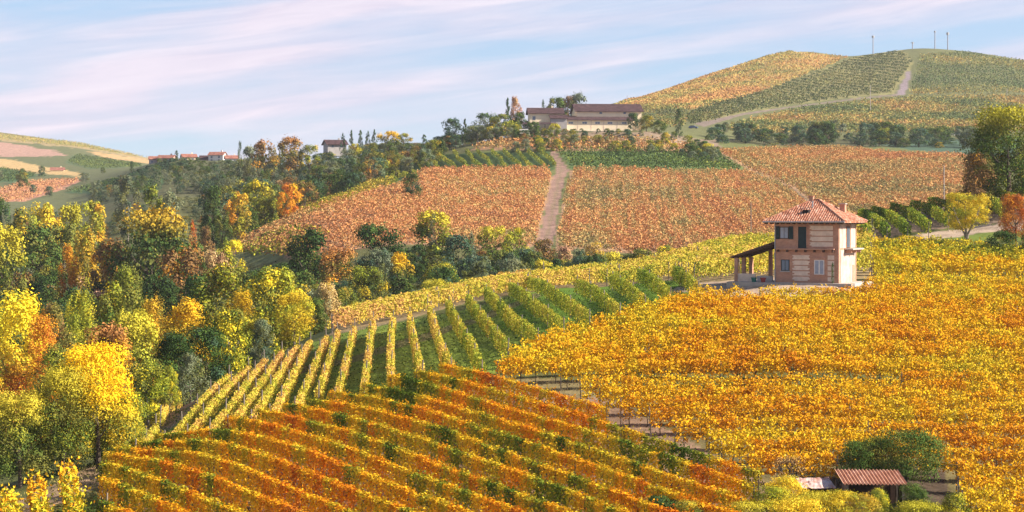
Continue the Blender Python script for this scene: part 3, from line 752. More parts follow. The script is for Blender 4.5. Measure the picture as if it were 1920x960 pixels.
# ---- middle hill: orange fields across the slope, green rows up the shoulder
def hill_rows(poly, d, sp, args, label, group, yr=MH_Y, minlen=6):
    rr = rows_in(poly, d, sp, yr, ds=1.2, wob=1.5, minlen=minlen)
    for i, pl in enumerate(rr):
        a = dict(args); a['seed'] = args['seed'] + i
        vine_row(pl, a, label, group)
    return len(rr)
base = dict(clump=1, macro=0.35, h0=0.15, h1=1.8, width=1.0, leaf=0.40, wild=0.5, nscale=9, jit=0.13, seed=700, val=0.3)
nM = 0
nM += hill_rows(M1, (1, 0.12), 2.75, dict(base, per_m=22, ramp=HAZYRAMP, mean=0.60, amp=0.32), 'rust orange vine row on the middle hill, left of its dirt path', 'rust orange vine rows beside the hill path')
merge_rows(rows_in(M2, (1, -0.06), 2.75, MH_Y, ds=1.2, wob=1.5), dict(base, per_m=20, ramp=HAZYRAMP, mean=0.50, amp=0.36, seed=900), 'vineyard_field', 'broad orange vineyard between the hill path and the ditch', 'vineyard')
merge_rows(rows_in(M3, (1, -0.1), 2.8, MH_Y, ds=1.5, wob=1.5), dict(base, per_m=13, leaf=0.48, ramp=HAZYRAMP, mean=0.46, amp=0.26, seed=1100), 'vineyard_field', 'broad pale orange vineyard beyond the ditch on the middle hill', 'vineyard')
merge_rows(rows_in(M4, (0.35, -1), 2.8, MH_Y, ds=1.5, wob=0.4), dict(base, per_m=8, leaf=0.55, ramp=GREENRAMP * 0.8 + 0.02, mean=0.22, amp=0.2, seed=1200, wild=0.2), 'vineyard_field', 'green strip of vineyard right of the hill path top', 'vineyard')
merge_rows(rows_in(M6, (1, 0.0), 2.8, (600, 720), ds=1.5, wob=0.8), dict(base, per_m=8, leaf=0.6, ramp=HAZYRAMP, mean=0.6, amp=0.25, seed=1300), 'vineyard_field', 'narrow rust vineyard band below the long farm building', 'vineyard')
hill_rows(M5, (0.11, -1), 4.2, dict(base, per_m=30, h1=1.5, width=0.75, macro=0.0, leaf=0.38, ramp=GREENRAMP * 0.85 + 0.015, mean=0.52, amp=0.2, seed=1400, wild=0.15), 'dark green vine row running up the shoulder of the middle hill', 'dark green vine rows on the hill shoulder', yr=(520, 720))  # lighter leaf colour stands in for the sunlit row tops
M7 = [(560, 402), (600, 386), (700, 346), (735, 340), (745, 352), (700, 366), (640, 386), (575, 412)]
hill_rows(M7, (0.5, -1), 3.4, dict(base, per_m=12, h1=2.0, width=0.9, leaf=0.5, ramp=PALERAMP * 0.8, mean=0.32, amp=0.3, seed=1500, wild=0.2), 'pale yellow vine row end on the left brow of the middle hill', 'pale vine rows on the hill brow', yr=(430, 600), minlen=3)
M8 = [(440, 476), (545, 428), (620, 440), (600, 470), (560, 482), (470, 484)]
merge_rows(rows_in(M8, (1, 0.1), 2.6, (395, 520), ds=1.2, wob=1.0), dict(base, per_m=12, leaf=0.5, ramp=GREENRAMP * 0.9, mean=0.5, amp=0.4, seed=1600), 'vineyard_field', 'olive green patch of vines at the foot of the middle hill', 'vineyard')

# ---- far hill
H1 = [(1132, 206), (1150, 199), (1200, 182), (1300, 150), (1400, 115), (1480, 99), (1590, 108), (1512, 142), (1450, 166), (1340, 198), (1290, 208), (1240, 208)]
H2 = [(1285, 236), (1290, 212), (1340, 196), (1450, 166), (1510, 142), (1600, 110), (1690, 96), (1712, 116), (1690, 145), (1676, 174), (1560, 187), (1400, 211), (1320, 230)]
H3 = [(1722, 105), (1800, 98), (1920, 116), (2400, 200), (2400, 214), (1920, 176), (1702, 178)]
H4 = [(1350, 244), (1400, 226), (1490, 206), (1640, 188), (1710, 183), (1920, 180), (2400, 216), (2400, 256), (1920, 248), (1430, 252)]
far = dict(clump=1, h0=0.1, h1=2.0, width=1.2, leaf=1.15, wild=0.4, jit=0.12, val=0.3)
FARR = np.array([(0.10, 0.15, 0.06), (0.16, 0.2, 0.07), (0.27, 0.26, 0.08), (0.44, 0.33, 0.10), (0.5, 0.29, 0.10), (0.4, 0.2, 0.08)])
merge_rows(rows_in(H1, (0.5, 1), 4.5, (900, 1560), ds=3, wob=2), dict(far, per_m=2.4, ramp=FARR, mean=0.66, amp=0.6, nscale=40, seed=1700), 'vineyard_field', 'amber vineyard on the far left dome of the high hill', 'vineyard')
merge_rows(rows_in(H2, (0.45, -1), 11.0, (800, 1560), ds=3, wob=1), dict(far, per_m=8, h1=1.7, width=1.6, leaf=0.85, wild=0.15, ramp=FARR * 0.92, mean=0.16, amp=0.3, nscale=40, seed=1800), 'vineyard_field', 'green striped vineyard on the high hill beside its farm track', 'vineyard')
merge_rows(rows_in([(1140, 204), (1240, 199), (1295, 206), (1285, 238), (1215, 240), (1190, 212)], (0.4, 1), 5.0, (740, 1300), ds=3, wob=2), dict(far, per_m=3, leaf=0.8, ramp=FARR * 0.7, mean=0.33, amp=0.45, nscale=25, seed=1750), 'vineyard_field', 'brownish vineyard on the slope right behind the long farm building', 'vineyard')
merge_rows(rows_in(H3, (1, 0.05), 6.0, (1000, 1560), ds=3, wob=3), dict(far, per_m=3, leaf=0.9, ramp=FARR, mean=0.36, amp=0.75, nscale=70, seed=1900), 'vineyard_field', 'olive vineyard below the masts on the high hill', 'vineyard')
merge_rows(rows_in(H4, (1, 0.05), 5.0, (800, 1200), ds=3, wob=3), dict(far, per_m=3.2, leaf=0.9, ramp=FARR, mean=0.43, amp=0.7, nscale=40, seed=2000), 'vineyard_field', 'yellow green vineyard at the foot of the high hill', 'vineyard')
FL = [([(-300, 316), (0, 316), (72, 329), (28, 341), (-300, 350)], 'deep green vineyard strip on the far left slope', GREENRAMP * 0.6 + 0.02, 0.15), ([(145, 291), (205, 301), (268, 312), (172, 317), (125, 305)], 'dull green vineyard below the crest of the far left hill', GREENRAMP * 0.6 + 0.03, 0.2),
      ([(-300, 360), (0, 357), (45, 342), (155, 337), (110, 357), (45, 377), (-300, 390)], 'rust red vineyard on the far left slope', HAZYRAMP * 0.75 + 0.03, 0.72), ([(122, 361), (217, 337), (308, 336), (298, 355), (220, 365)], 'green vineyard in the hollow below the far village', GREENRAMP * 0.6 + 0.02, 0.12),
      ([(-300, 252), (0, 252), (150, 270), (285, 299), (150, 277), (0, 263), (-300, 262)], 'olive vineyard along the crest of the far left hill', FARR, 0.4)]
for k, (poly, lab, rp, mn) in enumerate(FL):
    rr = rows_in(poly, (0.25, 1), 4.5 if k != 4 else 7, (640, 1850), ds=3, wob=1)
    if rr: merge_rows(rr, dict(far, per_m=3.5, leaf=0.8, width=1.3, ramp=rp, mean=mn, amp=0.25, nscale=25, seed=2100 + 50 * k), 'vineyard_field', lab, 'vineyard')
print('ROWS', len(rowsA), len(rowsC), len(rowsB), len(rowsB2), len(rowsD), len(rowsI), nM)

# ------------------------------------------------------------------ trees
LOBES = {}
def crown_proto(name, palette, seed, n=3600, leaf=0.042, shape='round', top=None, lobes=26, gap=0.0, val=0.13, asp=1.0):
    """unit crown (height 1, width 1): clumps of leaf faces spread through an uneven outline"""
    r = np.random.default_rng(seed)
    C, N, K, S = [], [], [], []
    pal = np.array([p[0] for p in palette]); w = np.array([p[1] for p in palette], float); w /= w.sum()
    cz0 = {'round': 0.16, 'tall': 0.10, 'cone': 0.05, 'column': 0.04, 'bush': 0.02, 'vase': 0.25, 'wide': 0.22}[shape]
    per = n // lobes
    for k in range(lobes):
        ph = r.uniform(0, 2 * math.pi); t = (k + r.uniform(0, 1)) / lobes
        z = cz0 + (1 - cz0) * t
        if shape == 'cone': prof = 0.46 * (1 - t) ** 0.85 + 0.02; lr = 0.05 + 0.10 * (1 - t)
        elif shape == 'column': prof = 0.30 * math.sin(math.pi * min(1, 0.15 + t * 0.85)) ** 0.6; lr = 0.13
        elif shape == 'tall': prof = 0.42 * math.sin(math.pi * (0.12 + 0.80 * t)) ** 0.8; lr = r.uniform(0.10, 0.17)
        elif shape == 'vase': prof = 0.42 * (0.25 + 0.75 * math.sin(math.pi * (0.1 + 0.7 * t))); lr = r.uniform(0.08, 0.14)
        elif shape == 'bush': prof = 0.42 * math.sqrt(max(0.02, 1 - t ** 2)); lr = r.uniform(0.11, 0.19)
        else: prof = 0.41 * math.sqrt(max(0.03, 1 - (2 * t - 0.86) ** 2 / 1.35)); lr = r.uniform(0.11, 0.19)
        rad = prof * math.sqrt(r.uniform(0.25, 1.0)) if shape not in ('cone',) else prof * r.uniform(0.3, 1.0)
        c = np.array([math.cos(ph) * rad, math.sin(ph) * rad, min(z, 1 - lr * 0.75)])
        m = int(per * r.uniform(0.7, 1.3))
        d = r.normal(size=(m, 3)); d /= np.linalg.norm(d, axis=1, keepdims=True)
        keep = (d[:, 2] > r.uniform(-1.0, 0.2, m) - 0.1) & (vnoise(d[:, 0] * 3 + k * 7, d[:, 2] * 3 + d[:, 1] * 2.3, seed + 77) > 0.30)
        d = d[keep]; m = len(d)
        rr = lr * (1 - np.abs(r.normal(0, 0.22, m)).clip(0, 0.8)) * (1 + 0.35 * (vnoise(d[:, 0] * 2.2 + k, d[:, 2] * 2.2 + d[:, 1] * 1.7, seed + k) - 0.5) * 2)
        p = c + d * (rr * np.where(r.random(m) < 0.12, r.uniform(1.0, 1.4, m), 1.0))[:, None] * np.array([1, 1, 0.85])
        base = pal[r.choice(len(pal), p=w)]
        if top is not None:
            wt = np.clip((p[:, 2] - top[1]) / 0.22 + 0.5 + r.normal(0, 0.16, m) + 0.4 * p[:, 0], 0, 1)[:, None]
        col = np.repeat(base[None], m, 0)
        mixc = pal[r.choice(len(pal), size=m, p=w)]
        col = col * 0.72 + mixc * 0.28
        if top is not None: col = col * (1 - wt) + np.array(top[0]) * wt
        col = col * (1 + r.uniform(-val, val, (m, 1))) * (1 + r.uniform(-0.12, 0.12))
        C.append(p); N.append(d + r.normal(0, 0.36, (m, 3))); K.append(col); S.append(leaf * r.uniform(0.65, 1.35, m))
    return quad_mesh(name, np.concatenate(C), np.concatenate(N), np.concatenate(S), np.concatenate(K), LEAF, zdiv=asp)

def trunk_proto(seed, shape='round', mat=None):
    r = random.Random(seed); b = MB()
    h = {'round': 0.55, 'tall': 0.7, 'cone': 0.85, 'column': 0.8, 'bush': 0.35, 'vase': 0.32, 'wide': 0.45}[shape]
    if shape == 'vase':
        for k in range(6):
            a = k * 1.05 + r.uniform(-.2, .2)
            b.tube([(0, 0, -0.05), (0.03 * math.cos(a), 0.03 * math.sin(a), 0.14), (0.17 * math.cos(a), 0.17 * math.sin(a), 0.42), (0.27 * math.cos(a), 0.27 * math.sin(a), 0.72)], [0.028, 0.02, 0.014, 0.006], 6)
        return b.mesh('trunk', mat or PALEBARK)
    lean = r.uniform(-.03, .03)
    b.tube([(0, 0, -0.06), (lean * .3, 0, h * 0.3), (lean, lean * .5, h * 0.65), (lean * 1.3, lean, h)], [0.030, 0.024, 0.018, 0.006], 7)
    for k in range(6):
        a = k * 1.1 + r.uniform(-.3, .3); z0 = h * r.uniform(0.4, 0.85); L = r.uniform(0.18, 0.34)
        b.tube([(lean * z0 / h, 0, z0), (lean + L * .5 * math.cos(a), L * .5 * math.sin(a), z0 + L * .35), (lean + L * math.cos(a), L * math.sin(a), z0 + L * .85)], [0.012, 0.008, 0.003], 5)
    return b.mesh('trunk', mat or BARK)

G_DARK, G_MID, G_OLIVE, G_LIME = (0.035, 0.065, 0.018), (0.07, 0.115, 0.025), (0.15, 0.15, 0.035), (0.27, 0.29, 0.03)
Y_GOLD, Y_BRIGHT, O_AMBER, O_RED, BRN, TAN = (0.58, 0.38, 0.025), (0.74, 0.57, 0.035), (0.58, 0.26, 0.025), (0.46, 0.125, 0.025), (0.19, 0.105, 0.045), (0.50, 0.34, 0.15)
BLUE_G, GREY_G, PINK = (0.055, 0.10, 0.065), (0.17, 0.19, 0.11), (0.42, 0.24, 0.15)
KINDS_T = {
    'yellow': dict(palette=[((0.60, 0.46, 0.04), 5), (Y_GOLD, 3), (G_LIME, 2)]),
    'gold': dict(palette=[((0.48, 0.31, 0.03), 4), (O_AMBER, 1), (G_LIME, 2), (G_OLIVE, 2)]),
    'orange': dict(palette=[(O_AMBER, 4), (O_RED, 2), (Y_GOLD, 2)]),
    'red': dict(palette=[(O_RED, 4), (O_AMBER, 2), (BRN, 2)]),
    'lime': dict(palette=[(G_LIME, 4), (G_OLIVE, 2), (Y_BRIGHT, 2), (G_MID, 1)]),
    'olive': dict(palette=[(G_OLIVE, 5), (G_MID, 2), (G_LIME, 2), (Y_GOLD, 1)]),
    'green': dict(palette=[(G_MID, 5), (G_DARK, 2), (G_OLIVE, 2)]),
    'dark': dict(palette=[(G_DARK, 5), (G_MID, 2), (BLUE_G, 1)]),
    'blue': dict(palette=[(BLUE_G, 5), (G_MID, 2), (GREY_G, 1)]),
    'grey': dict(palette=[(GREY_G, 5), (G_OLIVE, 2), (BLUE_G, 1)]),
    'brown': dict(palette=[(BRN, 5), (G_OLIVE, 2), (O_AMBER, 1)]),
    'tan': dict(palette=[(TAN, 4), (Y_GOLD, 2), (GREY_G, 1)]),
    'pink': dict(palette=[(PINK, 4), (BRN, 1), (TAN, 2)], gapn=1),
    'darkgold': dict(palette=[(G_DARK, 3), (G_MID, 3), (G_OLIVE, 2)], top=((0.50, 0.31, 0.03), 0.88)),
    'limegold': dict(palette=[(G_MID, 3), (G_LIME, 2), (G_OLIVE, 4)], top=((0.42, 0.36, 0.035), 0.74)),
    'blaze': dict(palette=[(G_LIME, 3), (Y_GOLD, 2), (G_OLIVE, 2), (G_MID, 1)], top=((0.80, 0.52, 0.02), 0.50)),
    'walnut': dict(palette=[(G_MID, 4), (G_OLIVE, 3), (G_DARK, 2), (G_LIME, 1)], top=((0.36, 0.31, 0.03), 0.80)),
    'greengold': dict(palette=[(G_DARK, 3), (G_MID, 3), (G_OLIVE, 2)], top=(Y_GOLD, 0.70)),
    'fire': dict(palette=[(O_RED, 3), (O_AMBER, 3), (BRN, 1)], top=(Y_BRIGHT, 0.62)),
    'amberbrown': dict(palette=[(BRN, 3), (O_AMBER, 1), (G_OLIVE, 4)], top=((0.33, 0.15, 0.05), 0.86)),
}
_cr, _tr = {}, {}
ASP = (0.5, 0.7, 0.95, 1.3, 1.8, 2.6, 4.0)
def tree_mesh(kind, shape, variant, detail, asp=1.0):
    asp = min(ASP, key=lambda q: abs(math.log(q / max(0.1, asp))))
    key = (kind, shape, variant, detail, asp)
    if key not in _cr:
        spec = KINDS_T[kind]
        n, leaf, lob = {0: (5200, 0.040, 28), 1: (11000, 0.028, 40), 2: (26000, 0.018, 60)}[detail]
        if shape in ('column', 'cone'): n = n // 2
        _cr[key] = crown_proto('crown', spec['palette'], abs(hash_str(kind + shape)) % 9999 + variant * 31, int(n * max(0.8, asp ** 0.5)), leaf * min(1.25, max(0.85, asp ** 0.35)), shape, spec.get('top'), lob, asp=asp)
    tk = (shape, variant, kind in ('grey', 'yellow', 'lime', 'tan'))
    if tk not in _tr: _tr[tk] = trunk_proto(variant * 7 + 3, shape, PALEBARK if tk[2] else BARK)
    return _cr[key], _tr[tk]
def hash_str(s):
    h = 7
    for c in s: h = (h * 31 + ord(c)) & 0xffffff
    return h

trees_at = []
def tree_xyz(X, Y, h, w, kind, shape, label, group=None, name='tree', detail=None, cat='tree', variant=None, dz=0.0):
    if detail is None: detail = 2 if Y < 165 else (1 if Y < 330 else 0)
    v = rnd.randrange(2) if variant is None else variant
    cm, tm = tree_mesh(kind, shape, v, detail, h / w)
    root = tag(empty(name, (X, Y, gz(X, Y) - 0.1 + dz)), label, cat, group)
    a = rnd.uniform(0, 6.28)
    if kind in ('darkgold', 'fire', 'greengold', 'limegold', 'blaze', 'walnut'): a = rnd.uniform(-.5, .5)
    c = link('crown', cm, root); c.scale = (w, w, h); c.rotation_euler = (0, 0, a)
    j = 1.25 + rnd.uniform(-.15, .15); c.color = (j * (1 + rnd.uniform(-.06, .06)), j, j * (1 + rnd.uniform(-.08, .08)), 1)
    t = link('trunk', tm, root); t.scale = (w, w, h); t.rotation_euler = (0, 0, a)
    trees_at.append((X, Y, w))
    return root

def tree(px, top, wpx, Y, kind, label, shape='round', group=None, name='tree', detail=None, cat='tree', hmin=2.0, hmax=24.0, variant=None):
    """a tree standing at distance Y whose crown reaches photo row `top`"""
    X = (px - 960) / F * Y; z = gz(X, Y)
    h = ((HZ - top) / F * Y) - z + 0.1
    h = max(hmin, min(hmax, h))
    return tree_xyz(X, Y, h, wpx * Y / F, kind, shape, label, group, name, detail, cat, variant)

# ---- trees that stand out in the photograph
tree(185, 646, 170, 131, 'blaze', 'tall bright yellow tree with greener lower leaves beside the tan track', 'round')
tree(118, 690, 150, 129, 'limegold', 'broad yellow green tree leaning on the tall bright yellow one', 'round')
tree(38, 735, 150, 127, 'limegold', 'yellow topped bushy tree above the yellow row ends', 'round')
tree(232, 742, 90, 134, 'lime', 'small lime tree at the foot of the tall bright yellow tree', 'round')
tree(-40, 720, 150, 134, 'gold', 'golden tree cut by the left picture edge', 'round')
tree(70, 790, 150, 133, 'dark', 'dark leafy bush under the yellow trees by the track', 'bush', name='bush', cat='bush')
tree(180, 800, 120, 136, 'dark', 'dark bush under the bright yellow tree', 'bush', name='bush', cat='bush')
tree(30, 550, 126, 172, 'fire', 'tall orange red tree with glowing yellow top over the wood', 'round')
tree(78, 592, 72, 168, 'orange', 'rust orange tree pressed against the yellow topped tall one', 'round')
tree(100, 570, 84, 215, 'brown', 'thin greyish brown tree behind the orange red one', 'round')
tree(150, 545, 72, 230, 'lime', 'bright lime green young tree rising out of the wood', 'round')
tree(222, 530, 110, 205, 'olive', 'large olive tree with tawny top in the near wood', 'round')
tree(205, 610, 120, 178, 'amberbrown', 'reddish brown crown behind the tall bright yellow tree', 'round')
tree(120, 650, 130, 160, 'olive', 'olive bushy tree in the gap behind the yellow trees', 'round')
tree(255, 585, 108, 188, 'limegold', 'yellow green tree in the middle of the near wood', 'round')
tree(285, 560, 70, 205, 'gold', 'amber tree at the upper edge of the near wood', 'round')
tree(345, 562, 95, 200, 'greengold', 'golden topped tree with dark green base above the striped rows', 'round')
tree(385, 615, 100, 192, 'dark', 'dark green rounded tree by the ends of the striped rows', 'round')
tree(330, 625, 90, 188, 'dark', 'dark green tree below the golden topped one', 'round')
tree(430, 578, 95, 200, 'lime', 'round yellow green tree at the edge of the striped rows', 'round')
tree(415, 500, 130, 235, 'olive', 'broad olive tree with ochre top behind the lime trees', 'round')
tree(512, 503, 114, 222, 'lime', 'tall bright yellow green tree standing over the striped rows', 'round')
tree(552, 548, 84, 216, 'yellow', 'bright yellow tree joined to the tall yellow green one', 'round')
tree(452, 545, 70, 226, 'greengold', 'green tree with golden shoulder left of the tall yellow green one', 'round')
tree(490, 600, 55, 208, 'grey', 'grey green rounded shrub at the head of the striped rows', 'bush', name='shrub', cat='shrub')
tree(590, 560, 55, 226, 'green', 'small green tree at the upper end of the striped rows', 'round')
tree(612, 530, 60, 250, 'tan', 'pale straw coloured tree behind the crest of the vines', 'round')
tree(650, 540, 60, 262, 'olive', 'low olive tree just over the crest of the vines', 'round')
tree(278, 678, 90, 165, 'lime', 'fresh green shrub on the verge above the tan track', 'bush', name='shrub', cat='shrub')
tree(318, 688, 50, 170, 'lime', 'small bright green shrub beside the rubble heap', 'bush', name='shrub', cat='shrub')
tree(357, 664, 75, 176, 'grey', 'grey leafed shrub by the first striped row', 'bush', name='shrub', cat='shrub')
tree(283, 390, 165, 345, 'darkgold', 'great round dark tree with a golden crown in the valley wood', 'round', detail=1)
tree(205, 450, 80, 352, 'brown', 'brown tree left of the great round dark one', 'round')
tree(16, 423, 80, 330, 'limegold', 'yellow green round tree at the left edge of the valley wood', 'round')
tree(5, 368, 45, 455, 'dark', 'dark round tree against the red field at the left', 'round')
tree(83, 382, 75, 470, 'yellow', 'pale yellow tree in the back row of the valley wood', 'round')
tree(130, 382, 60, 476, 'limegold', 'yellow green tree between the pale yellow ones', 'round')
tree(172, 378, 65, 480, 'gold', 'apricot yellow tree in the back row of the valley wood', 'round')
tree(45, 392, 70, 450, 'olive', 'olive tree in front of the red field', 'round')
tree(75, 425, 90, 400, 'green', 'dull green tree below the pale yellow ones', 'round')
tree(120, 420, 80, 410, 'olive', 'olive green tree under the back row of yellow trees', 'round')
tree(165, 432, 60, 370, 'gold', 'small amber tree amid the dark green ones', 'round')
tree(128, 460, 45, 350, 'orange', 'small orange crown in the valley wood', 'round')
tree(240, 330, 48, 520, 'grey', 'slender grey green tree before the far green field', 'tall')
tree(290, 350, 60, 500, 'olive', 'olive green tree behind the great round dark one', 'tall')
tree(322, 357, 50, 495, 'grey', 'tall grey green tree behind the golden crown', 'tall')
tree(362, 413, 28, 400, 'red', 'narrow fiery orange tree beside the great round dark one', 'column')
tree(385, 425, 40, 420, 'brown', 'brown leafless looking tree next to the fiery narrow one', 'round')
tree(400, 350, 60, 462, 'dark', 'tall dark green tree below the ridge, first of a pair', 'tall')
tree(418, 402, 40, 445, 'green', 'mid green pointed tree at the foot of the tall dark one', 'tall')
tree(446, 360, 55, 470, 'gold', 'mustard yellow tree next to the tall dark green one', 'tall')
tree(485, 338, 75, 492, 'lime', 'large yellow green tree above the dark barn', 'round')
tree(460, 385, 60, 478, 'green', 'green leafy tree left of the dark barn', 'tall')
tree(497, 372, 45, 486, 'olive', 'olive tree pressed between the yellow green tree and the barn', 'round')
tree(540, 345, 54, 484, 'orange', 'round orange tree right over the dark barn', 'round')
tree(435, 450, 55, 392, 'lime', 'pale lime tree at the foot of the hill vineyard', 'round')
tree(345, 465, 110, 330, 'brown', 'broad brownish olive tree in front of the fiery narrow one', 'round')
tree(405, 470, 70, 340, 'pink', 'pinkish brown thinning tree at the valley edge', 'round')
tree(240, 500, 70, 310, 'olive', 'small olive tree in front of the great round dark one', 'round')
tree(300, 520, 90, 300, 'dark', 'very dark green crown in the valley bottom', 'round')
tree(360, 515, 90, 295, 'dark', 'very dark green crown behind the ochre topped olive tree', 'round')
# valley between the crest and the middle hill
tree(578, 430, 95, 340, 'dark', 'tall dark green tree at the foot of the middle hill', 'round')
tree(637, 465, 95, 318, 'amberbrown', 'domed red brown tree in front of the dark green one', 'round', variant=1)
tree(690, 500, 90, 300, 'olive', 'olive and gold tree at the crest of the vines', 'round')
tree(708, 422, 100, 362, 'dark', 'wide dark green tree below the orange hill vineyard', 'round')
tree(750, 474, 60, 330, 'greengold', 'grey green tree with a yellow top in the valley', 'round')
tree(815, 394, 95, 375, 'limegold', 'big yellow green tree rising against the orange hill vineyard', 'round')
tree(812, 400, 26, 372, 'grey', 'slim silvery tree inside the big yellow green one', 'column')
tree(825, 492, 75, 315, 'lime', 'low yellow green tree at the crest of the vines', 'round')
tree(860, 440, 70, 362, 'blue', 'bluish dark tree right of the big yellow green one', 'round')
tree(885, 435, 30, 368, 'grey', 'slim grey tree in the valley hedge', 'column')
tree(930, 424, 75, 378, 'limegold', 'rounded yellow green tree near the foot of the hill path', 'round')
tree(968, 428, 50, 382, 'lime', 'small lime tree near the foot of the hill path', 'round')
tree(905, 480, 45, 330, 'grey', 'silvery green shrub at the crest of the vines', 'tall')
tree(945, 470, 70, 345, 'green', 'fresh green bushy tree in the valley hedge', 'round')
tree(962, 474, 45, 322, 'blue', 'blue grey slender tree beside the wooden pole', 'tall')
tree(1022, 448, 60, 372, 'brown', 'brownish tree right at the foot of the hill path', 'round')
tree(1000, 470, 45, 345, 'green', 'dark green shrubby tree behind the wooden pole', 'round')
tree(1085, 466, 38, 352, 'grey', 'pale grey feathery tree right of the wooden pole', 'tall')
tree(1055, 462, 50, 362, 'pink', 'reddish thicket below the hill path', 'bush', name='bush', cat='bush')
tree(1112, 455, 60, 372, 'tan', 'straw coloured thicket below the hill vineyard', 'bush', name='bush', cat='bush')
tree(1150, 472, 70, 345, 'limegold', 'yellow green bush at the right end of the valley hedge', 'bush', name='bush', cat='bush')
tree(1200, 466, 70, 345, 'olive', 'olive bush where the crest meets the hill', 'bush', name='bush', cat='bush')
tree(1250, 460, 60, 340, 'lime', 'low lime bush above the crest vines', 'bush', name='bush', cat='bush')
tree(772, 324, 46, 512, 'dark', 'lone round dark bush on the brow of the orange vineyard', 'bush', name='bush', cat='bush', detail=1)
# ridge skyline
tree(545, 257, 55, 720, 'amberbrown', 'rusty topped tree highest on the left ridge', 'round')
tree(495, 264, 60, 735, 'amberbrown', 'brown and green tree left of the rusty topped one', 'round')
tree(580, 272, 45, 720, 'olive', 'olive tree on the ridge before the red roofed house', 'round')
tree(468, 275, 45, 760, 'grey', 'dull green tree next to the ridge cypress', 'round')
tree(450, 264, 14, 780, 'dark', 'dark cypress on the ridge left of the rusty trees', 'column', name='cypress')
tree(331, 282, 11, 985, 'dark', 'thin dark cypress among the village roofs', 'column', name='cypress')
tree(247, 302, 13, 960, 'dark', 'short dark cypress before the long clipped hedge', 'column', name='cypress')
for i, (px, tp) in enumerate(((643, 250), (659, 244), (676, 244), (690, 246), (702, 243))):
    tree(px, tp, 20, 775, 'blue', 'dark bluish pine on the ridge, %s from the red roofed house' % ORD[i], 'cone', name='pine_tree', group='dark pines beside the ridge house')
tree(727, 246, 48, 745, 'greengold', 'tall green and gold tree near the ridge pines', 'round')
tree(757, 250, 34, 750, 'olive', 'olive tree between the gold one and the young spruces', 'tall')
tree(795, 252, 26, 740, 'blue', 'young bluish spruce on the ridge', 'cone', name='spruce')
tree(815, 258, 24, 735, 'blue', 'shorter bluish spruce on the ridge', 'cone', name='spruce')
tree(850, 222, 50, 715, 'blue', 'blue green tree at the left end of the high shoulder', 'round')
tree(872, 222, 22, 712, 'dark', 'dark pointed fir on the high shoulder', 'cone', name='fir_tree')
tree(895, 235, 50, 690, 'grey', 'pale green round tree on the high shoulder', 'round')
tree(915, 212, 55, 720, 'blue', 'dark blue green tree behind the olive one below the farm', 'round')
tree(940, 214, 58, 684, 'olive', 'broad olive tree left of the long farm building', 'round')
tree(952, 183, 24, 705, 'dark', 'tall dark spruce left of the long farm building', 'cone', name='spruce')
tree(967, 181, 28, 725, 'pink', 'pale pink bare tree beside the tall dark spruce', 'tall')
tree(975, 210, 30, 705, 'green', 'green tree tucked by the end gable of the farm', 'round')
tree(1018, 186, 12, 770, 'dark', 'small cypress behind the farm roofs', 'column', name='cypress')
tree(1042, 183, 45, 765, 'green', 'green tree behind the farm roofs', 'round')
tree(1065, 180, 40, 770, 'brown', 'brownish tree behind the farm roofs', 'round')
tree(1084, 175, 42, 765, 'grey', 'grey green round tree highest behind the farm roofs', 'round')
tree(1187, 212, 24, 684, 'dark', 'dark bush tree at the right gable of the farm', 'round')
tree(1273, 203, 24, 745, 'dark', 'dark clipped conifer beside the parked car', 'column', name='conifer')
tree(1212, 216, 30, 692, 'olive', 'olive tree leaning on the right gable of the farm', 'round')
tree(1236, 226, 34, 690, 'green', 'low green tree right of the farm gable', 'bush')
tree(1000, 228, 30, 668, 'green', 'green tree in front of the farmhouse porch', 'round')
tree(1040, 232, 26, 664, 'limegold', 'small yellow green tree before the link shed', 'round')
# rise at the right
tree(1893, 199, 175, 262, 'walnut', 'great walnut like tree with yellow top on the rise behind the house', 'round', detail=2, variant=0)
tree(1832, 288, 85, 258, 'brown', 'dark maroon bushy tree at the left foot of the great yellow topped tree', 'bush', detail=1)
tree(1862, 232, 90, 266, 'olive', 'olive crown merging with the great yellow topped tree', 'round', detail=1)
tree(1955, 250, 110, 268, 'lime', 'yellow green tree cut by the right picture edge', 'round', detail=1)
tree(1812, 362, 104, 226, 'yellow', 'small yellowish tree with forked bare stems in front of the clipped rows', 'vase', detail=2)
tree(1905, 365, 75, 215, 'red', 'rust red tree at the right picture edge', 'round', detail=2)
tree(1880, 432, 75, 206, 'dark', 'dark green shrub below the rust red tree', 'bush', name='shrub', cat='shrub')
tree(1925, 440, 60, 203, 'green', 'green shrub at the picture edge below the rust red tree', 'bush', name='shrub', cat='shrub')
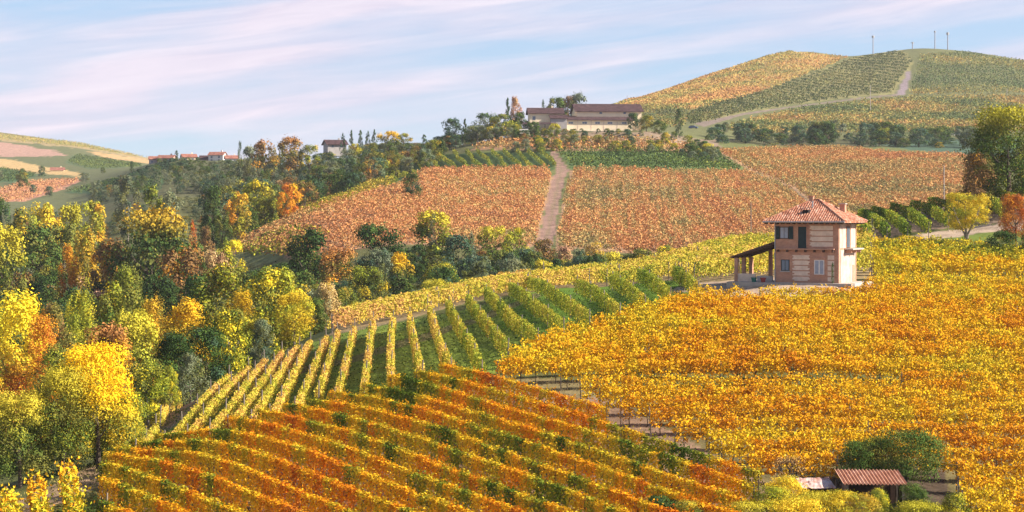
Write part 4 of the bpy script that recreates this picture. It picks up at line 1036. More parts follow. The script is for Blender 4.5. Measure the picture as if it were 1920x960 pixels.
# around the hut
tree(1700, 806, 150, 110.5, 'green', 'tall feathery olive green tree behind the tin roofed hut', 'wide', detail=2)
tree(1650, 822, 130, 111.2, 'olive', 'olive green tree between the feathery one and the leaning bush', 'wide', detail=2)
tree(1612, 828, 110, 110.8, 'green', 'dark green bush leaning over the tin roofed hut', 'round', detail=2, variant=1)
BB = [(1446, 912, 110, 102.5, 'lime', 'yellow green bush at the end of the brown dirt track'), (1470, 893, 105, 103.6, 'yellow', 'tallest bright yellow bush in front of the bare tree'), (1532, 922, 120, 101.5, 'limegold', 'yellow bush below the pale sheet roof'),
      (1580, 920, 110, 101.4, 'yellow', 'bright bush below the gap between the two roofs'), (1615, 926, 100, 101.2, 'gold', 'amber bush under the left half of the rusty roof'), (1650, 917, 60, 102.0, 'lime', 'upright lime bush under the right half of the rusty roof'),
      (1725, 940, 130, 100.6, 'limegold', 'low yellow bush by the trunk of the feathery tree'), (1500, 935, 150, 99.5, 'yellow', 'broad yellow bush at the bottom edge under the pale sheet roof'), (1400, 940, 120, 100.5, 'limegold', 'yellow green bush at the lower end of the orange rows'), (1290, 938, 100, 100.5, 'olive', 'olive bush at the bottom edge below the orange rows')]
BB.append((1712, 908, 90, 102.2, 'green', 'green bush by the open right end of the tin roofed hut'))
for px, tp, w, Y, k, lab in BB:
    tree(px, tp, w, Y, k, lab, 'bush', name='bush', cat='bush', detail=2, hmin=0.8)
tree(1235, 930, 110, 102, 'dark', 'dark green bush at the bottom edge below the orange rows', 'bush', name='bush', cat='bush', detail=1, hmin=0.8)
tree(1790, 925, 80, 101.5, 'lime', 'low lime bush on the bare bank right of the hut', 'bush', name='bush', cat='bush', detail=1, hmin=0.8)

# ---- filling the woods: every tree its own trunk and crown, by kind and part of the wood
WORDS_T = {'yellow': 'yellow', 'gold': 'golden', 'orange': 'orange', 'lime': 'lime green', 'olive': 'olive green', 'green': 'mid green', 'dark': 'dark green', 'blue': 'bluish green', 'grey': 'grey green',
           'brown': 'brown', 'tan': 'straw coloured', 'greengold': 'green and gold', 'limegold': 'yellow green', 'pink': 'pinkish brown', 'amberbrown': 'rusty brown', 'red': 'red'}
def fill(zone, n, pxr, yr, kinds, hr, wr, limit, cond=None, dmin=0.55, shapes=('round', 'round', 'round', 'tall'), cat='tree', name='tree'):
    made = tries = 0
    ks = [k for k, w in kinds for _ in range(w)]
    while made < n and tries < n * 40:
        tries += 1
        Y = math.exp(rnd.uniform(math.log(yr[0]), math.log(yr[1]))); px = rnd.uniform(*pxr)
        if cond and not cond(px, Y): continue
        X = (px - 960) / F * Y; z = gz(X, Y)
        h = rnd.uniform(*hr); w = h * rnd.uniform(*wr)
        lim = np.interp(px, [a for a, b in limit], [b for a, b in limit])
        hmax = (HZ - lim) / F * Y - z
        if hmax < hr[0] * 0.6: continue
        h2 = min(h, hmax * rnd.uniform(0.85, 1.0)); w *= (h2 / h) ** 0.5; h = h2
        if any((X - a) ** 2 + (Y - b) ** 2 < (dmin * (w + c) * 0.5) ** 2 for a, b, c in trees_at): continue
        k = rnd.choice(ks)
        lab = '%s %s %s' % (WORDS_T[k], cat, zone)
        tree_xyz(X, Y, h, w, k, rnd.choice(shapes), lab, '%s %ss %s' % (WORDS_T[k], cat, zone), name, None, cat)
        made += 1
    return made
nf = []
nf.append(fill('filling the near wood beside the striped rows', 30, (-60, 600), (182, 262), [('olive', 5), ('limegold', 2), ('gold', 1), ('green', 3), ('dark', 3), ('lime', 2), ('greengold', 2)], (5, 9), (0.85, 1.2),
     [(-60, 560), (100, 590), (200, 560), (350, 590), (480, 560), (620, 590)], lambda px, Y: Y > 192 or px < 330))
nf.append(fill('filling the valley wood', 50, (-80, 560), (262, 460), [('olive', 5), ('green', 5), ('dark', 4), ('brown', 2), ('limegold', 2), ('grey', 3), ('greengold', 1), ('pink', 1)], (6, 11), (0.85, 1.2),
     [(-80, 420), (0, 430), (120, 430), (200, 440), (370, 440), (430, 470), (560, 500)], lambda px, Y: not (px > 420 and Y > 395)))
nf.append(fill('on the slope under the left ridge', 46, (380, 860), (505, 720), [('blue', 4), ('green', 4), ('olive', 3), ('grey', 4), ('brown', 2), ('amberbrown', 1), ('limegold', 2), ('dark', 2), ('pink', 1)], (6, 10), (0.7, 1.05),
     [(380, 360), (450, 335), (545, 330), (650, 290), (720, 285), (800, 275), (860, 245)],
     lambda px, Y: (px < 430 or Y > np.interp(px, [430, 545, 620, 740, 800, 860], [500, 500, 530, 590, 610, 670])) and Y < np.interp(px, [430, 860], [620, 720])))
nf.append(fill('in the valley hedge below the middle hill', 44, (560, 1160), (285, 395), [('dark', 4), ('blue', 3), ('green', 3), ('olive', 2), ('grey', 2), ('limegold', 1), ('brown', 1)], (4, 8), (0.7, 1.0),
     [(560, 470), (660, 465), (760, 450), (850, 455), (1000, 465), (1160, 478)], lambda px, Y: Y < 380, dmin=0.45))
nf.append(fill('in the hedgerow below the high hill', 46, (1215, 1840), (772, 850), [('blue', 6), ('green', 3), ('grey', 3), ('olive', 1), ('dark', 3)], (5, 11), (0.9, 1.3),
     [(1215, 252), (1330, 240), (1380, 218), (1440, 240), (1550, 224), (1650, 218), (1700, 236), (1800, 232), (1840, 236)], dmin=0.25))
nf.append(fill('along the foot of the high hill', 60, (1230, 1840), (765, 850), [('blue', 5), ('green', 3), ('grey', 3), ('olive', 2)], (2.5, 4.5), (1.2, 1.8),
     [(1230, 252), (1840, 244)], dmin=0.3, shapes=('bush',), cat='bush', name='bush'))
nf.append(fill('on the bank below the long farm building', 80, (955, 1350), (640, 682), [('blue', 3), ('green', 3), ('olive', 3), ('dark', 2), ('grey', 2), ('brown', 1), ('limegold', 1)], (2.2, 5.0), (0.9, 1.4),
     [(955, 236), (1040, 240), (1200, 240), (1230, 230), (1350, 232)], dmin=0.2, shapes=('bush',), cat='bush', name='bush'))
nf.append(fill('at the left of the farm buildings', 14, (880, 985), (672, 720), [('blue', 3), ('green', 3), ('olive', 3), ('dark', 2), ('grey', 2)], (4, 8), (0.9, 1.3),
     [(880, 232), (985, 222)], dmin=0.3))
nf.append(fill('dotted over the far left hills', 12, (-60, 250), (950, 1500), [('blue', 4), ('green', 2), ('grey', 2), ('olive', 1)], (5, 9), (0.8, 1.2),
     [(-60, 285), (0, 285), (100, 300), (250, 318)], shapes=('bush', 'round')))

nf.append(fill('among the roofs of the far village', 10, (282, 445), (930, 985), [('blue', 4), ('green', 3), ('dark', 2), ('grey', 2)], (4, 7), (0.8, 1.1), [(282, 296), (445, 292)], dmin=0.3))
# ---- woods so far off that they read as one mass
def wood_mass(name, label, n, pxr, yr, kinds, hr, wr, limit, cond=None, shapes=('round', 'tall'), dmin=0.5):
    ks = [k for k, w in kinds for _ in range(w)]
    Vs, Ks, got, tries = [], [], [], 0
    while len(got) < n and tries < n * 60:
        tries += 1
        Y = math.exp(rnd.uniform(math.log(yr[0]), math.log(yr[1]))); px = rnd.uniform(*pxr)
        if cond and not cond(px, Y): continue
        X = (px - 960) / F * Y; z = gz(X, Y); h = rnd.uniform(*hr); w = h * rnd.uniform(*wr)
        hmax = (HZ - np.interp(px, [a for a, b in limit], [b for a, b in limit])) / F * Y - z
        if hmax < hr[0] * 0.5: continue
        h = min(h, hmax * rnd.uniform(0.8, 1.0))
        if any((X - a) ** 2 + (Y - b) ** 2 < (dmin * (w + c) * 0.5) ** 2 for a, b, c in got): continue
        got.append((X, Y, w))
        cm, _ = tree_mesh(rnd.choice(ks), rnd.choice(shapes), rnd.randrange(3), 0)
        nv = len(cm.vertices); v = np.empty(nv * 3, np.float32); cm.vertices.foreach_get('co', v); v = v.reshape(-1, 4, 3)
        c = np.empty(len(cm.polygons) * 4, np.float32); cm.attributes['leaf'].data.foreach_get('color', c); c = c.reshape(-1, 4)[:, :3]
        sel = np.random.default_rng(len(got)).random(len(v)) < 0.6
        a = rnd.uniform(0, 6.28); ca, sa = math.cos(a), math.sin(a)
        v = v[sel] * np.array([w, w, h]); q = v.copy(); q[..., 0] = v[..., 0] * ca - v[..., 1] * sa; q[..., 1] = v[..., 0] * sa + v[..., 1] * ca
        Vs.append(q + np.array([X, Y, z - 0.2])); Ks.append(c[sel] * (1 + rnd.uniform(-.15, .15)))
    V = np.concatenate(Vs); K = np.concatenate(Ks); mid = V.reshape(-1, 3).mean(0); V = (V - mid).astype(np.float32); n = len(V)
    me = bpy.data.meshes.new(name); me.vertices.add(n * 4); me.loops.add(n * 4); me.polygons.add(n)
    me.vertices.foreach_set('co', V.ravel()); me.loops.foreach_set('vertex_index', np.arange(n * 4, dtype=np.int32)); me.polygons.foreach_set('loop_start', np.arange(0, n * 4, 4, dtype=np.int32))
    at = me.attributes.new('leaf', 'FLOAT_COLOR', 'FACE'); cc = np.ones((n, 4), np.float32); cc[:, :3] = K; at.data.foreach_set('color', cc.ravel())
    me.materials.append(LEAF); me.update(calc_edges=True)
    nf.append(len(got))
    return tag(link(name, me, None, mid), label, 'wood', None, 'stuff')
wood_mass('ridge_wood', 'mixed bluish green wood covering the left ridge and its slope', 190, (420, 900), (520, 900), [('blue', 5), ('green', 4), ('olive', 3), ('grey', 4), ('brown', 2), ('limegold', 1), ('dark', 2)], (6, 10), (0.7, 1.0),
     [(420, 335), (450, 296), (500, 285), (600, 285), (650, 268), (720, 264), (800, 266), (830, 250), (900, 240)],
     lambda px, Y: Y > np.interp(px, [430, 545, 620, 740, 800, 900], [510, 512, 545, 610, 630, 700]))
wood_mass('village_wood', 'dusky bluish trees and scrub round the far village', 120, (170, 450), (700, 1000), [('blue', 6), ('green', 3), ('grey', 4), ('dark', 2), ('brown', 1)], (4, 8), (0.7, 1.2),
     [(170, 340), (250, 324), (290, 308), (330, 300), (450, 298)], lambda px, Y: not (700 < Y < 760 and px < 330))
wood_mass('scrub', 'low greyish scrub between the green field and the valley wood', 90, (-60, 420), (545, 700), [('blue', 3), ('grey', 5), ('brown', 2), ('olive', 2)], (2.5, 4.5), (1.0, 1.6),
     [(-60, 376), (420, 362)], lambda px, Y: px > 40 and not (Y > 640 and 120 < px < 310), ('bush',))
wood_mass('thicket', 'tangled green thicket between the valley trees at the foot of the middle hill', 230, (430, 1320), (288, 400), [('dark', 3), ('green', 4), ('olive', 3), ('blue', 2), ('brown', 1), ('grey', 1)], (2.2, 5), (0.9, 1.4),
     [(430, 488), (560, 488), (700, 468), (850, 462), (1000, 468), (1180, 474), (1320, 474)], lambda px, Y: px > 640 or Y < 385, ('bush', 'round'), 0.45)
wood_mass('valley_wood', 'dark green mass of trees in the bottom of the valley', 170, (-100, 640), (255, 455), [('dark', 5), ('green', 5), ('olive', 4), ('brown', 2), ('grey', 2), ('blue', 1)], (6, 11), (0.7, 1.0),
     [(-100, 430), (0, 440), (120, 440), (200, 450), (370, 450), (430, 485), (560, 520), (640, 545)], lambda px, Y: not (px > 420 and Y > 385))
print('FILL', nf, len(trees_at))

# ------------------------------------------------------------------ the brick house
def mat_brick(name, c1, c2, mortar, scale=1.0):
    m = bpy.data.materials.new(name); m.use_nodes = True
    t = NT(m.node_tree); b = t.n['Principled BSDF']; b.inputs['Roughness'].default_value = 0.9; b.inputs['Specular IOR Level'].default_value = 0.15
    tcn = t.node('ShaderNodeTexCoord'); sp = t.node('ShaderNodeSeparateXYZ'); t.l.new(tcn.outputs['Object'], sp.inputs[0])
    cb = t.node('ShaderNodeCombineXYZ'); t.put(cb.inputs[0], t.math('ADD', sp.outputs[0], sp.outputs[1])); t.put(cb.inputs[1], sp.outputs[2])
    bk = t.node('ShaderNodeTexBrick'); t.l.new(cb.outputs[0], bk.inputs['Vector'])
    bk.inputs['Color1'].default_value = (*c1, 1); bk.inputs['Color2'].default_value = (*c2, 1); bk.inputs['Mortar'].default_value = (*mortar, 1)
    bk.inputs['Scale'].default_value = scale; bk.inputs['Brick Width'].default_value = 0.27; bk.inputs['Row Height'].default_value = 0.075; bk.inputs['Mortar Size'].default_value = 0.009
    n = t.noise(tcn.outputs['Object'], 1.3, 5, 0.7)
    t.l.new(t.mix(1.0, bk.outputs[0], t.ramp(n, [(0.25, 0.72), (0.75, 1.22)]), 'MULTIPLY'), b.inputs['Base Color'])
    return m

def mat_tiles(name, cols, scale=7.0, axis=0):
    """clay tiles: courses and single tiles of differing age"""
    m = bpy.data.materials.new(name); m.use_nodes = True
    t = NT(m.node_tree); b = t.n['Principled BSDF']; b.inputs['Roughness'].default_value = 0.88; b.inputs['Specular IOR Level'].default_value = 0.2
    tcn = t.node('ShaderNodeTexCoord')
    v = t.node('ShaderNodeTexVoronoi'); v.inputs['Scale'].default_value = scale * 0.7; t.l.new(tcn.outputs['Object'], v.inputs['Vector'])
    sp = t.node('ShaderNodeSeparateColor'); t.l.new(v.outputs['Color'], sp.inputs[0])
    c = t.ramp(sp.outputs[0], [(0.0, cols[0]), (0.35, cols[1]), (0.7, cols[2]), (1.0, cols[3])])
    n = t.noise(tcn.outputs['Object'], 0.9, 4, 0.7)
    t.l.new(t.mix(1.0, c, t.ramp(n, [(0.3, 0.75), (0.7, 1.2)]), 'MULTIPLY'), b.inputs['Base Color'])
    return m

BRICK = mat_brick('old_brick', (0.44, 0.20, 0.125), (0.52, 0.26, 0.17), (0.46, 0.34, 0.26))
PLASTER = mat_plain('cream_plaster', (0.68, 0.53, 0.42), 0.9, 1.6, 0.22)
PALEPL = mat_plain('pale_plaster', (0.47, 0.36, 0.31), 0.9, 1.4, 0.38)
TILES = mat_tiles('clay_tiles', [(0.24, 0.085, 0.05), (0.40, 0.16, 0.095), (0.50, 0.24, 0.15), (0.60, 0.38, 0.28)])
DARKTILES = mat_tiles('dark_tiles', [(0.07, 0.045, 0.04), (0.12, 0.07, 0.055), (0.16, 0.09, 0.07), (0.2, 0.12, 0.09)])
WOOD = mat_plain('dark_wood', (0.085, 0.05, 0.035), 0.8, 3.0, 0.4)
GREENPAINT = mat_plain('dark_green_paint', (0.012, 0.03, 0.032), 0.6, 3.0, 0.3)
GLASS = mat_plain('window_glass', (0.10, 0.14, 0.19), 0.12, None, spec=0.6)
GREYGLASS = mat_plain('greyed_pane', (0.30, 0.33, 0.40), 0.35, 2.0, 0.2)
DARK = mat_plain('dark_interior', (0.015, 0.013, 0.014), 0.9)
CONCRETE = mat_plain('concrete', (0.42, 0.37, 0.33), 0.9, 2.0, 0.25)
METAL = mat_plain('zinc', (0.36, 0.36, 0.37), 0.5, 3.0, 0.3, metal=0.4)
WHITE = mat_plain('white_render', (0.68, 0.64, 0.60), 0.85, 2.0, 0.15)

def brick_house():
    A = R(-27)
    root = tag(empty('brick_house', (HOUSE[0], HOUSE[1], HOUSE_Z), A), 'small two storey brick house with tiled hip roof and open side porch', 'house')
    Wd, D, H = 6.7, 6.2, 6.25
    x0, x1, y0, y1 = -Wd / 2, Wd / 2, -D / 2, D / 2
    MB().box(x0, x1, y0, y1, -0.6, H).build('wall', BRICK, root)
    X = lambda s: x0 + s            # along the front
    U = lambda u: y0 + u            # along the right side
    fy = y0
    # plaster panels between brick courses, with brick edges left standing
    def panel(s0, s1, z0, z1, n):
        b = MB(); hgt = (z1 - z0) / n
        for k in range(n):
            b.box(X(s0), X(s1), fy - 0.03, fy + 0.01, z0 + k * hgt + 0.055, z0 + (k + 1) * hgt - 0.055)
        b.build('plaster_panel', PLASTER, root)
    panel(3.72, 6.15, 3.62, 5.85, 4); panel(1.9, 3.72, 0.12, 2.85, 5); panel(5.6, 6.28, 0.12, 2.85, 5)
    # brick toothing beside the openings
    q = MB()
    for k in range(8):
        e = 0.10 if k % 2 else 0.2
        q.box(X(1.9 - 0.02), X(1.9 + e), fy - 0.042, fy + 0.01, 0.15 + k * 0.34, 0.32 + k * 0.34); q.box(X(3.72 - e), X(3.74), fy - 0.042, fy + 0.01, 0.15 + k * 0.34, 0.32 + k * 0.34)
        q.box(X(3.70), X(3.72 + e), fy - 0.042, fy + 0.01, 3.65 + k * 0.28, 3.79 + k * 0.28)
    q.build('brick_quoin', BRICK, root)
    # pale right side
    MB().box(x1 - 0.01, x1 + 0.025, U(0.75), U(5.95), 0.0, 3.30).box(x1 - 0.01, x1 + 0.025, U(0.45), U(2.5), 3.52, 5.95).box(x1 - 0.01, x1 + 0.025, U(4.35), U(5.95), 3.52, 5.95).build('plaster_side', PALEPL, root)
    for u0 in (0.0, 5.95):
        MB().box(x1 - 0.01, x1 + 0.05, U(u0), U(u0 + 0.25), 0, H - 0.05).build('corner_pilaster', BRICK, root)
    # upper window with open shutters
    w = MB().box(X(0.58), X(1.48), fy - 0.055, fy + 0.02, 4.45, 5.68).build('window', WOOD, root)
    MB().box(X(0.64), X(1.00), fy - 0.065, fy - 0.05, 4.53, 5.60).box(X(1.06), X(1.42), fy - 0.065, fy - 0.05, 4.53, 5.60).build('pane', GREYGLASS, w)
    for s0, s1 in ((0.16, 0.55), (1.51, 1.98)):
        MB().box(X(s0), X(s1), fy - 0.09, fy - 0.02, 4.42, 5.72).build('shutter', GREENPAINT, root)
    d = MB().box(X(2.52), X(3.38), fy - 0.06, fy + 0.02, 3.50, 5.70).build('balcony_door', GREENPAINT, root)
    f = MB()
    for s0, s1 in ((2.42, 2.51), (3.39, 3.48)): f.box(X(s0), X(s1), fy - 0.075, fy + 0.01, 3.5, 5.80)
    f.box(X(2.51), X(3.39), fy - 0.075, fy + 0.01, 5.705, 5.80); f.build('frame', BRICK, d)
    # long ledge on brackets
    MB().box(X(0.25), X(6.35), fy - 0.42, fy + 0.01, 3.36, 3.48).build('ledge', BRICK, root)
    for k in range(7):
        MB().box(X(0.35 + k * 0.96), X(0.50 + k * 0.96), fy - 0.36, fy + 0.01, 3.10, 3.355).build('bracket', WOOD, root)
    w = MB().box(X(0.70), X(1.58), fy - 0.055, fy + 0.02, 1.18, 2.32).build('window', GREENPAINT, root)
    MB().box(X(0.78), X(1.11), fy - 0.066, fy - 0.05, 1.25, 2.25).box(X(1.17), X(1.50), fy - 0.066, fy - 0.05, 1.25, 2.25).build('pane', GLASS, w)
    MB().box(X(0.6), X(1.68), fy - 0.12, fy + 0.01, 1.06, 1.175).build('sill', CONCRETE, w)
    w = MB().box(X(4.2), X(5.25), fy - 0.055, fy + 0.02, 0.85, 2.34).build('window', WHITE, root)
    MB().box(X(4.29), X(4.66), fy - 0.066, fy - 0.05, 0.93, 2.26).box(X(4.79), X(5.16), fy - 0.066, fy - 0.05, 0.93, 2.26).build('pane', GREYGLASS, w)
    MB().box(X(4.05), X(5.4), fy - 0.1, fy + 0.01, 2.345, 2.56).build('lintel', BRICK, w)
    MB().box(X(4.1), X(5.35), fy - 0.10, fy + 0.01, 0.72, 0.845).build('sill', BRICK, w)
    MB().tube([(X(0.06), fy - 0.08, 0), (X(0.06), fy - 0.08, H - 0.1)], 0.055, 8).build('downpipe', METAL, root)
    # right side: tall opening on a little balcony, arched door below
    d = MB().box(x1 - 0.01, x1 + 0.04, U(2.85), U(4.0), 3.50, 5.72).build('balcony_door', WOOD, root)
    MB().box(x1 + 0.035, x1 + 0.05, U(2.97), U(3.38), 3.6, 5.6).box(x1 + 0.035, x1 + 0.05, U(3.48), U(3.88), 3.6, 5.6).build('pane', GLASS, d)
    MB().box(x1 + 0.001, x1 + 0.95, U(2.0), U(5.9), 3.335, 3.485).build('balcony_slab', CONCRETE, root)
    for u in (2.3, 3.9, 5.5):
        MB().box(x1 + 0.03, x1 + 0.7, U(u), U(u + 0.15), 3.02, 3.33).build('bracket', BRICK, root)
    MB().box(x1 - 0.01, x1 + 0.06, U(4.9), U(5.75), 0.0, 1.75).build('side_door', BRICK, root)
    # roof: hip over wide eaves
    ov = 0.95; ez = H - 0.02; pk = ez + 2.2
    e = [(x0 - ov, y0 - ov, ez), (x1 + ov, y0 - ov, ez), (x1 + ov, y1 + ov, ez), (x0 - ov, y1 + ov, ez)]
    r0, r1 = (-0.35, 0, pk), (0.35, 0, pk)
    V = e + [(p[0], p[1], p[2] - 0.13) for p in e] + [r0, r1]
    roof = link('roof', poly_mesh('roof', V, [(0, 1, 9, 8), (1, 2, 9), (2, 3, 8, 9), (3, 0, 8), (7, 6, 5, 4), (0, 4, 5, 1), (1, 5, 6, 2), (2, 6, 7, 3), (3, 7, 4, 0)], TILES), root)
    cap = MB()
    for a, bb in ((e[0], r0), (e[1], r1), (e[2], r1), (e[3], r0), (r0, r1)):
        cap.tube([(a[0], a[1], a[2] + 0.03), (bb[0], bb[1], bb[2] + 0.03)], 0.10, 8)
    cap.build('ridge_tile', TILES, roof)
    # rows of round tiles running down the front and right slopes
    ribs = MB()
    for k in range(1, 34):
        t = k / 34; xs = x0 - ov + (Wd + 2 * ov) * t
        s = max(0, 1 - max(0, (r0[0] - xs) / (r0[0] - e[0][0]), (xs - r1[0]) / (e[1][0] - r1[0])))
        if s > 0.04: ribs.tube([(xs, y0 - ov - 0.02, ez + 0.02), (xs, y0 - ov + (D / 2 + ov) * s, ez + 0.02 + 2.2 * s)], 0.055, 5)
    for k in range(1, 32):
        t = k / 32; ys = y0 - ov + (D + 2 * ov) * t; s = 1 - abs(ys) / (D / 2 + ov)
        if s > 0.04: ribs.tube([(x1 + ov + 0.02, ys, ez + 0.02), (x1 + ov - (x1 + ov - 0.35) * s, ys, ez + 0.02 + 2.2 * s)], 0.055, 5)
    ribs.build('tile_rows', TILES, roof)
    for k in range(15):
        xx = x0 - 0.75 + k * (Wd + 1.5) / 14
        MB().box(xx - 0.05, xx + 0.05, y0 - ov + 0.06, y0 + 0.02, ez - 0.27, ez - 0.135).build('rafter', WOOD, roof)
    for k in range(12):
        yy = y0 + k * D / 11
        MB().box(x1 - 0.02, x1 + ov - 0.06, yy - 0.05, yy + 0.05, ez - 0.27, ez - 0.135).build('rafter', WOOD, roof)
    MB().tube([(x0 - ov, y0 - ov - 0.07, ez - 0.06), (x1 + ov, y0 - ov - 0.07, ez - 0.06)], 0.07, 8).build('gutter', METAL, roof)
    c = MB().box(2.25, 2.80, 1.0, 1.55, ez + 0.4, ez + 1.75).build('chimney', BRICK, roof)
    MB().box(2.17, 2.88, 0.92, 1.63, ez + 1.755, ez + 1.86).build('chimney_cap', CONCRETE, c)
    c = MB().box(-0.62, -0.20, -0.25, 0.17, pk - 0.35, pk + 0.32).build('chimney', BRICK, roof)
    MB().box(-0.67, -0.15, -0.30, 0.22, pk + 0.325, pk + 0.42).build('chimney_cap', TILES, c)
    MB().tube([(0.15, -1.45, ez + 1.2), (0.15, -1.45, ez + 2.1)], 0.075, 8).build('vent_pipe', METAL, roof)
    MB().box(-0.55, 0.05, -2.6, -1.9, ez + 0.85, ez + 1.18).build('roof_hatch', DARK, roof)
    # porch
    px0 = x0 - 4.55
    pr = MB().slab([(px0 - 0.35, y0 + 0.2, 2.55), (x0 - 0.005, y0 + 0.2, 4.22), (x0 - 0.005, y0 + 5.4, 4.22), (px0 - 0.35, y0 + 5.4, 2.55)], 0.14).build('porch_roof', DARKTILES, root)
    for k in range(5):
        yy = y0 + 0.4 + k * 1.2
        MB().slab([(px0 - 0.15, yy, 2.50), (x0 - 0.005, yy, 4.055), (x0 - 0.005, yy + 0.12, 4.055), (px0 - 0.15, yy + 0.12, 2.50)], 0.16).build('rafter', WOOD, pr)
    for (a, bb) in ((px0 + 0.05, y0 + 0.35), (px0 + 0.05, y0 + 4.9), (px0 + 2.2, y0 + 4.9), (px0 + 0.05, y0 + 2.6)):
        MB().box(a, a + 0.36, bb, bb + 0.36, -0.4, 2.42 + (a - px0) * 0.36).build('porch_pillar', BRICK, root)
    MB().box(px0 + 0.415, px0 + 2.3, y0 + 0.42, y0 + 0.6, 0.0, 0.82).build('porch_wall', PLASTER, root)
    MB().box(px0 + 2.5, px0 + 4.2, y0 + 0.42, y0 + 0.6, 0.0, 0.62).build('porch_wall', CONCRETE, root)
    tr = tag(empty('terrace', (HOUSE[0], HOUSE[1], HOUSE_Z), A), 'low pale concrete terrace slab the brick house stands on', 'terrace')
    MB().box(x0 - 4.9, x1 + 1.6, y0 - 0.9, y1 + 0.8, -0.9, -0.003).build('slab', CONCRETE, tr)
    return A
HA = brick_house()
def house_pt(x, y, z=0.0):
    ca, sa = math.cos(HA), math.sin(HA)
    return (HOUSE[0] + x * ca - y * sa, HOUSE[1] + x * sa + y * ca, HOUSE_Z + z)
cy = tree_xyz(*house_pt(2.95, -3.75)[:2], 2.2, 0.5, 'dark', 'column', 'slim dark climbing shrub by the front right corner of the brick house', None, 'shrub', 1, 'shrub')
cy.location.z = HOUSE_Z - 0.1
# plastic garden tubs on the terrace
for i, (x, y, c, lab) in enumerate(((-5.4, -3.6, (0.03, 0.16, 0.13), 'green garden tub on the terrace by the porch wall'), (-4.4, -3.65, (0.32, 0.06, 0.05), 'red garden tub on the terrace by the house corner'))):
    root = tag(empty('garden_tub', house_pt(x, y)), lab, 'tub')
    mt = mat_plain('tub_plastic', c, 0.5, 4.0, 0.2)
    MB().tube([(0, 0, 0), (0, 0, 0.42)], [0.2, 0.3], 12).build('bowl', mt, root); MB().tube([(0, 0, 0.42), (0, 0, 0.47)], 0.33, 12).build('rim', mt, root)

# ------------------------------------------------------------------ farm and village buildings
FARMWALL = mat_plain('ochre_render', (0.86, 0.70, 0.48), 0.9, 0.4, 0.14)
FARMROOF = mat_tiles('brown_roof', [(0.045, 0.024, 0.026), (0.06, 0.033, 0.034), (0.075, 0.040, 0.041), (0.095, 0.053, 0.053)], 2.0)
REDROOF = mat_tiles('red_roof', [(0.20, 0.075, 0.055), (0.26, 0.10, 0.075), (0.3, 0.13, 0.09), (0.35, 0.17, 0.12)], 2.0)
GREYWALL = mat_plain('grey_render', (0.36, 0.33, 0.32), 0.9, 0.5, 0.2)

def gable_house(name, label, px, Y, base_py, w, d, h, rise, rot=0.0, wall=None, roof=None, ov=0.5, wins=(), cat='house', chimney=True, zoff=None, sidewins=()):
    """house with its ridge along local x; wins = (x, z, width, height) on the front"""
    X = (px - 960) / F * Y; z = gz(X, Y) if zoff is None else zoff
    if base_py is not None: z = (HZ - base_py) / F * Y
    root = tag(empty(name, (X, Y, z), R(rot)), label, cat)
    wall = wall or WHITE; roof = roof or REDROOF
    V = [(-w / 2, -d / 2, -3), (w / 2, -d / 2, -3), (w / 2, d / 2, -3), (-w / 2, d / 2, -3), (-w / 2, -d / 2, h), (w / 2, -d / 2, h), (w / 2, d / 2, h), (-w / 2, d / 2, h), (-w / 2, 0, h + rise), (w / 2, 0, h + rise)]
    link('wall', poly_mesh('wall', V, [(3, 2, 1, 0), (0, 1, 5, 4), (2, 3, 7, 6), (1, 2, 6, 9, 5), (3, 0, 4, 8, 7), (4, 5, 9, 8), (6, 7, 8, 9)], wall), root)
    b = MB(); t = 0.22; k = rise / (d / 2)
    rf = MB()
    for sgn in (-1, 1):
        y_e = sgn * (d / 2 + ov); z_e = h - k * ov
        top = [(-w / 2 - ov, y_e, z_e + t), (w / 2 + ov, y_e, z_e + t), (w / 2 + ov, 0, h + rise + t), (-w / 2 - ov, 0, h + rise + t)]
        if sgn > 0: top = top[::-1]
        rf.slab(top, t - 0.02)
    ro = rf.build('roof', roof, root)
    if chimney:
        MB().box(w * 0.2, w * 0.2 + 0.7, d * 0.1, d * 0.1 + 0.7, h + rise * 0.5, h + rise + 1.0).build('chimney', wall, ro)
    for (x, zz, ww, hh) in wins:
        f = MB().box(x - ww / 2 - 0.1, x + ww / 2 + 0.1, -d / 2 - 0.06, -d / 2 + 0.02, zz - 0.1, zz + hh + 0.1).build('window', CONCRETE, root)
        MB().box(x - ww / 2, x + ww / 2, -d / 2 - 0.08, -d / 2 - 0.05, zz, zz + hh).build('pane', GLASS, f)
    for (y, zz, ww, hh) in sidewins:
        f = MB().box(w / 2 - 0.02, w / 2 + 0.06, y - ww / 2 - 0.1, y + ww / 2 + 0.1, zz - 0.1, zz + hh + 0.1).build('window', CONCRETE, root)
        MB().box(w / 2 + 0.05, w / 2 + 0.08, y - ww / 2, y + ww / 2, zz, zz + hh).build('pane', GLASS, f)
    return root

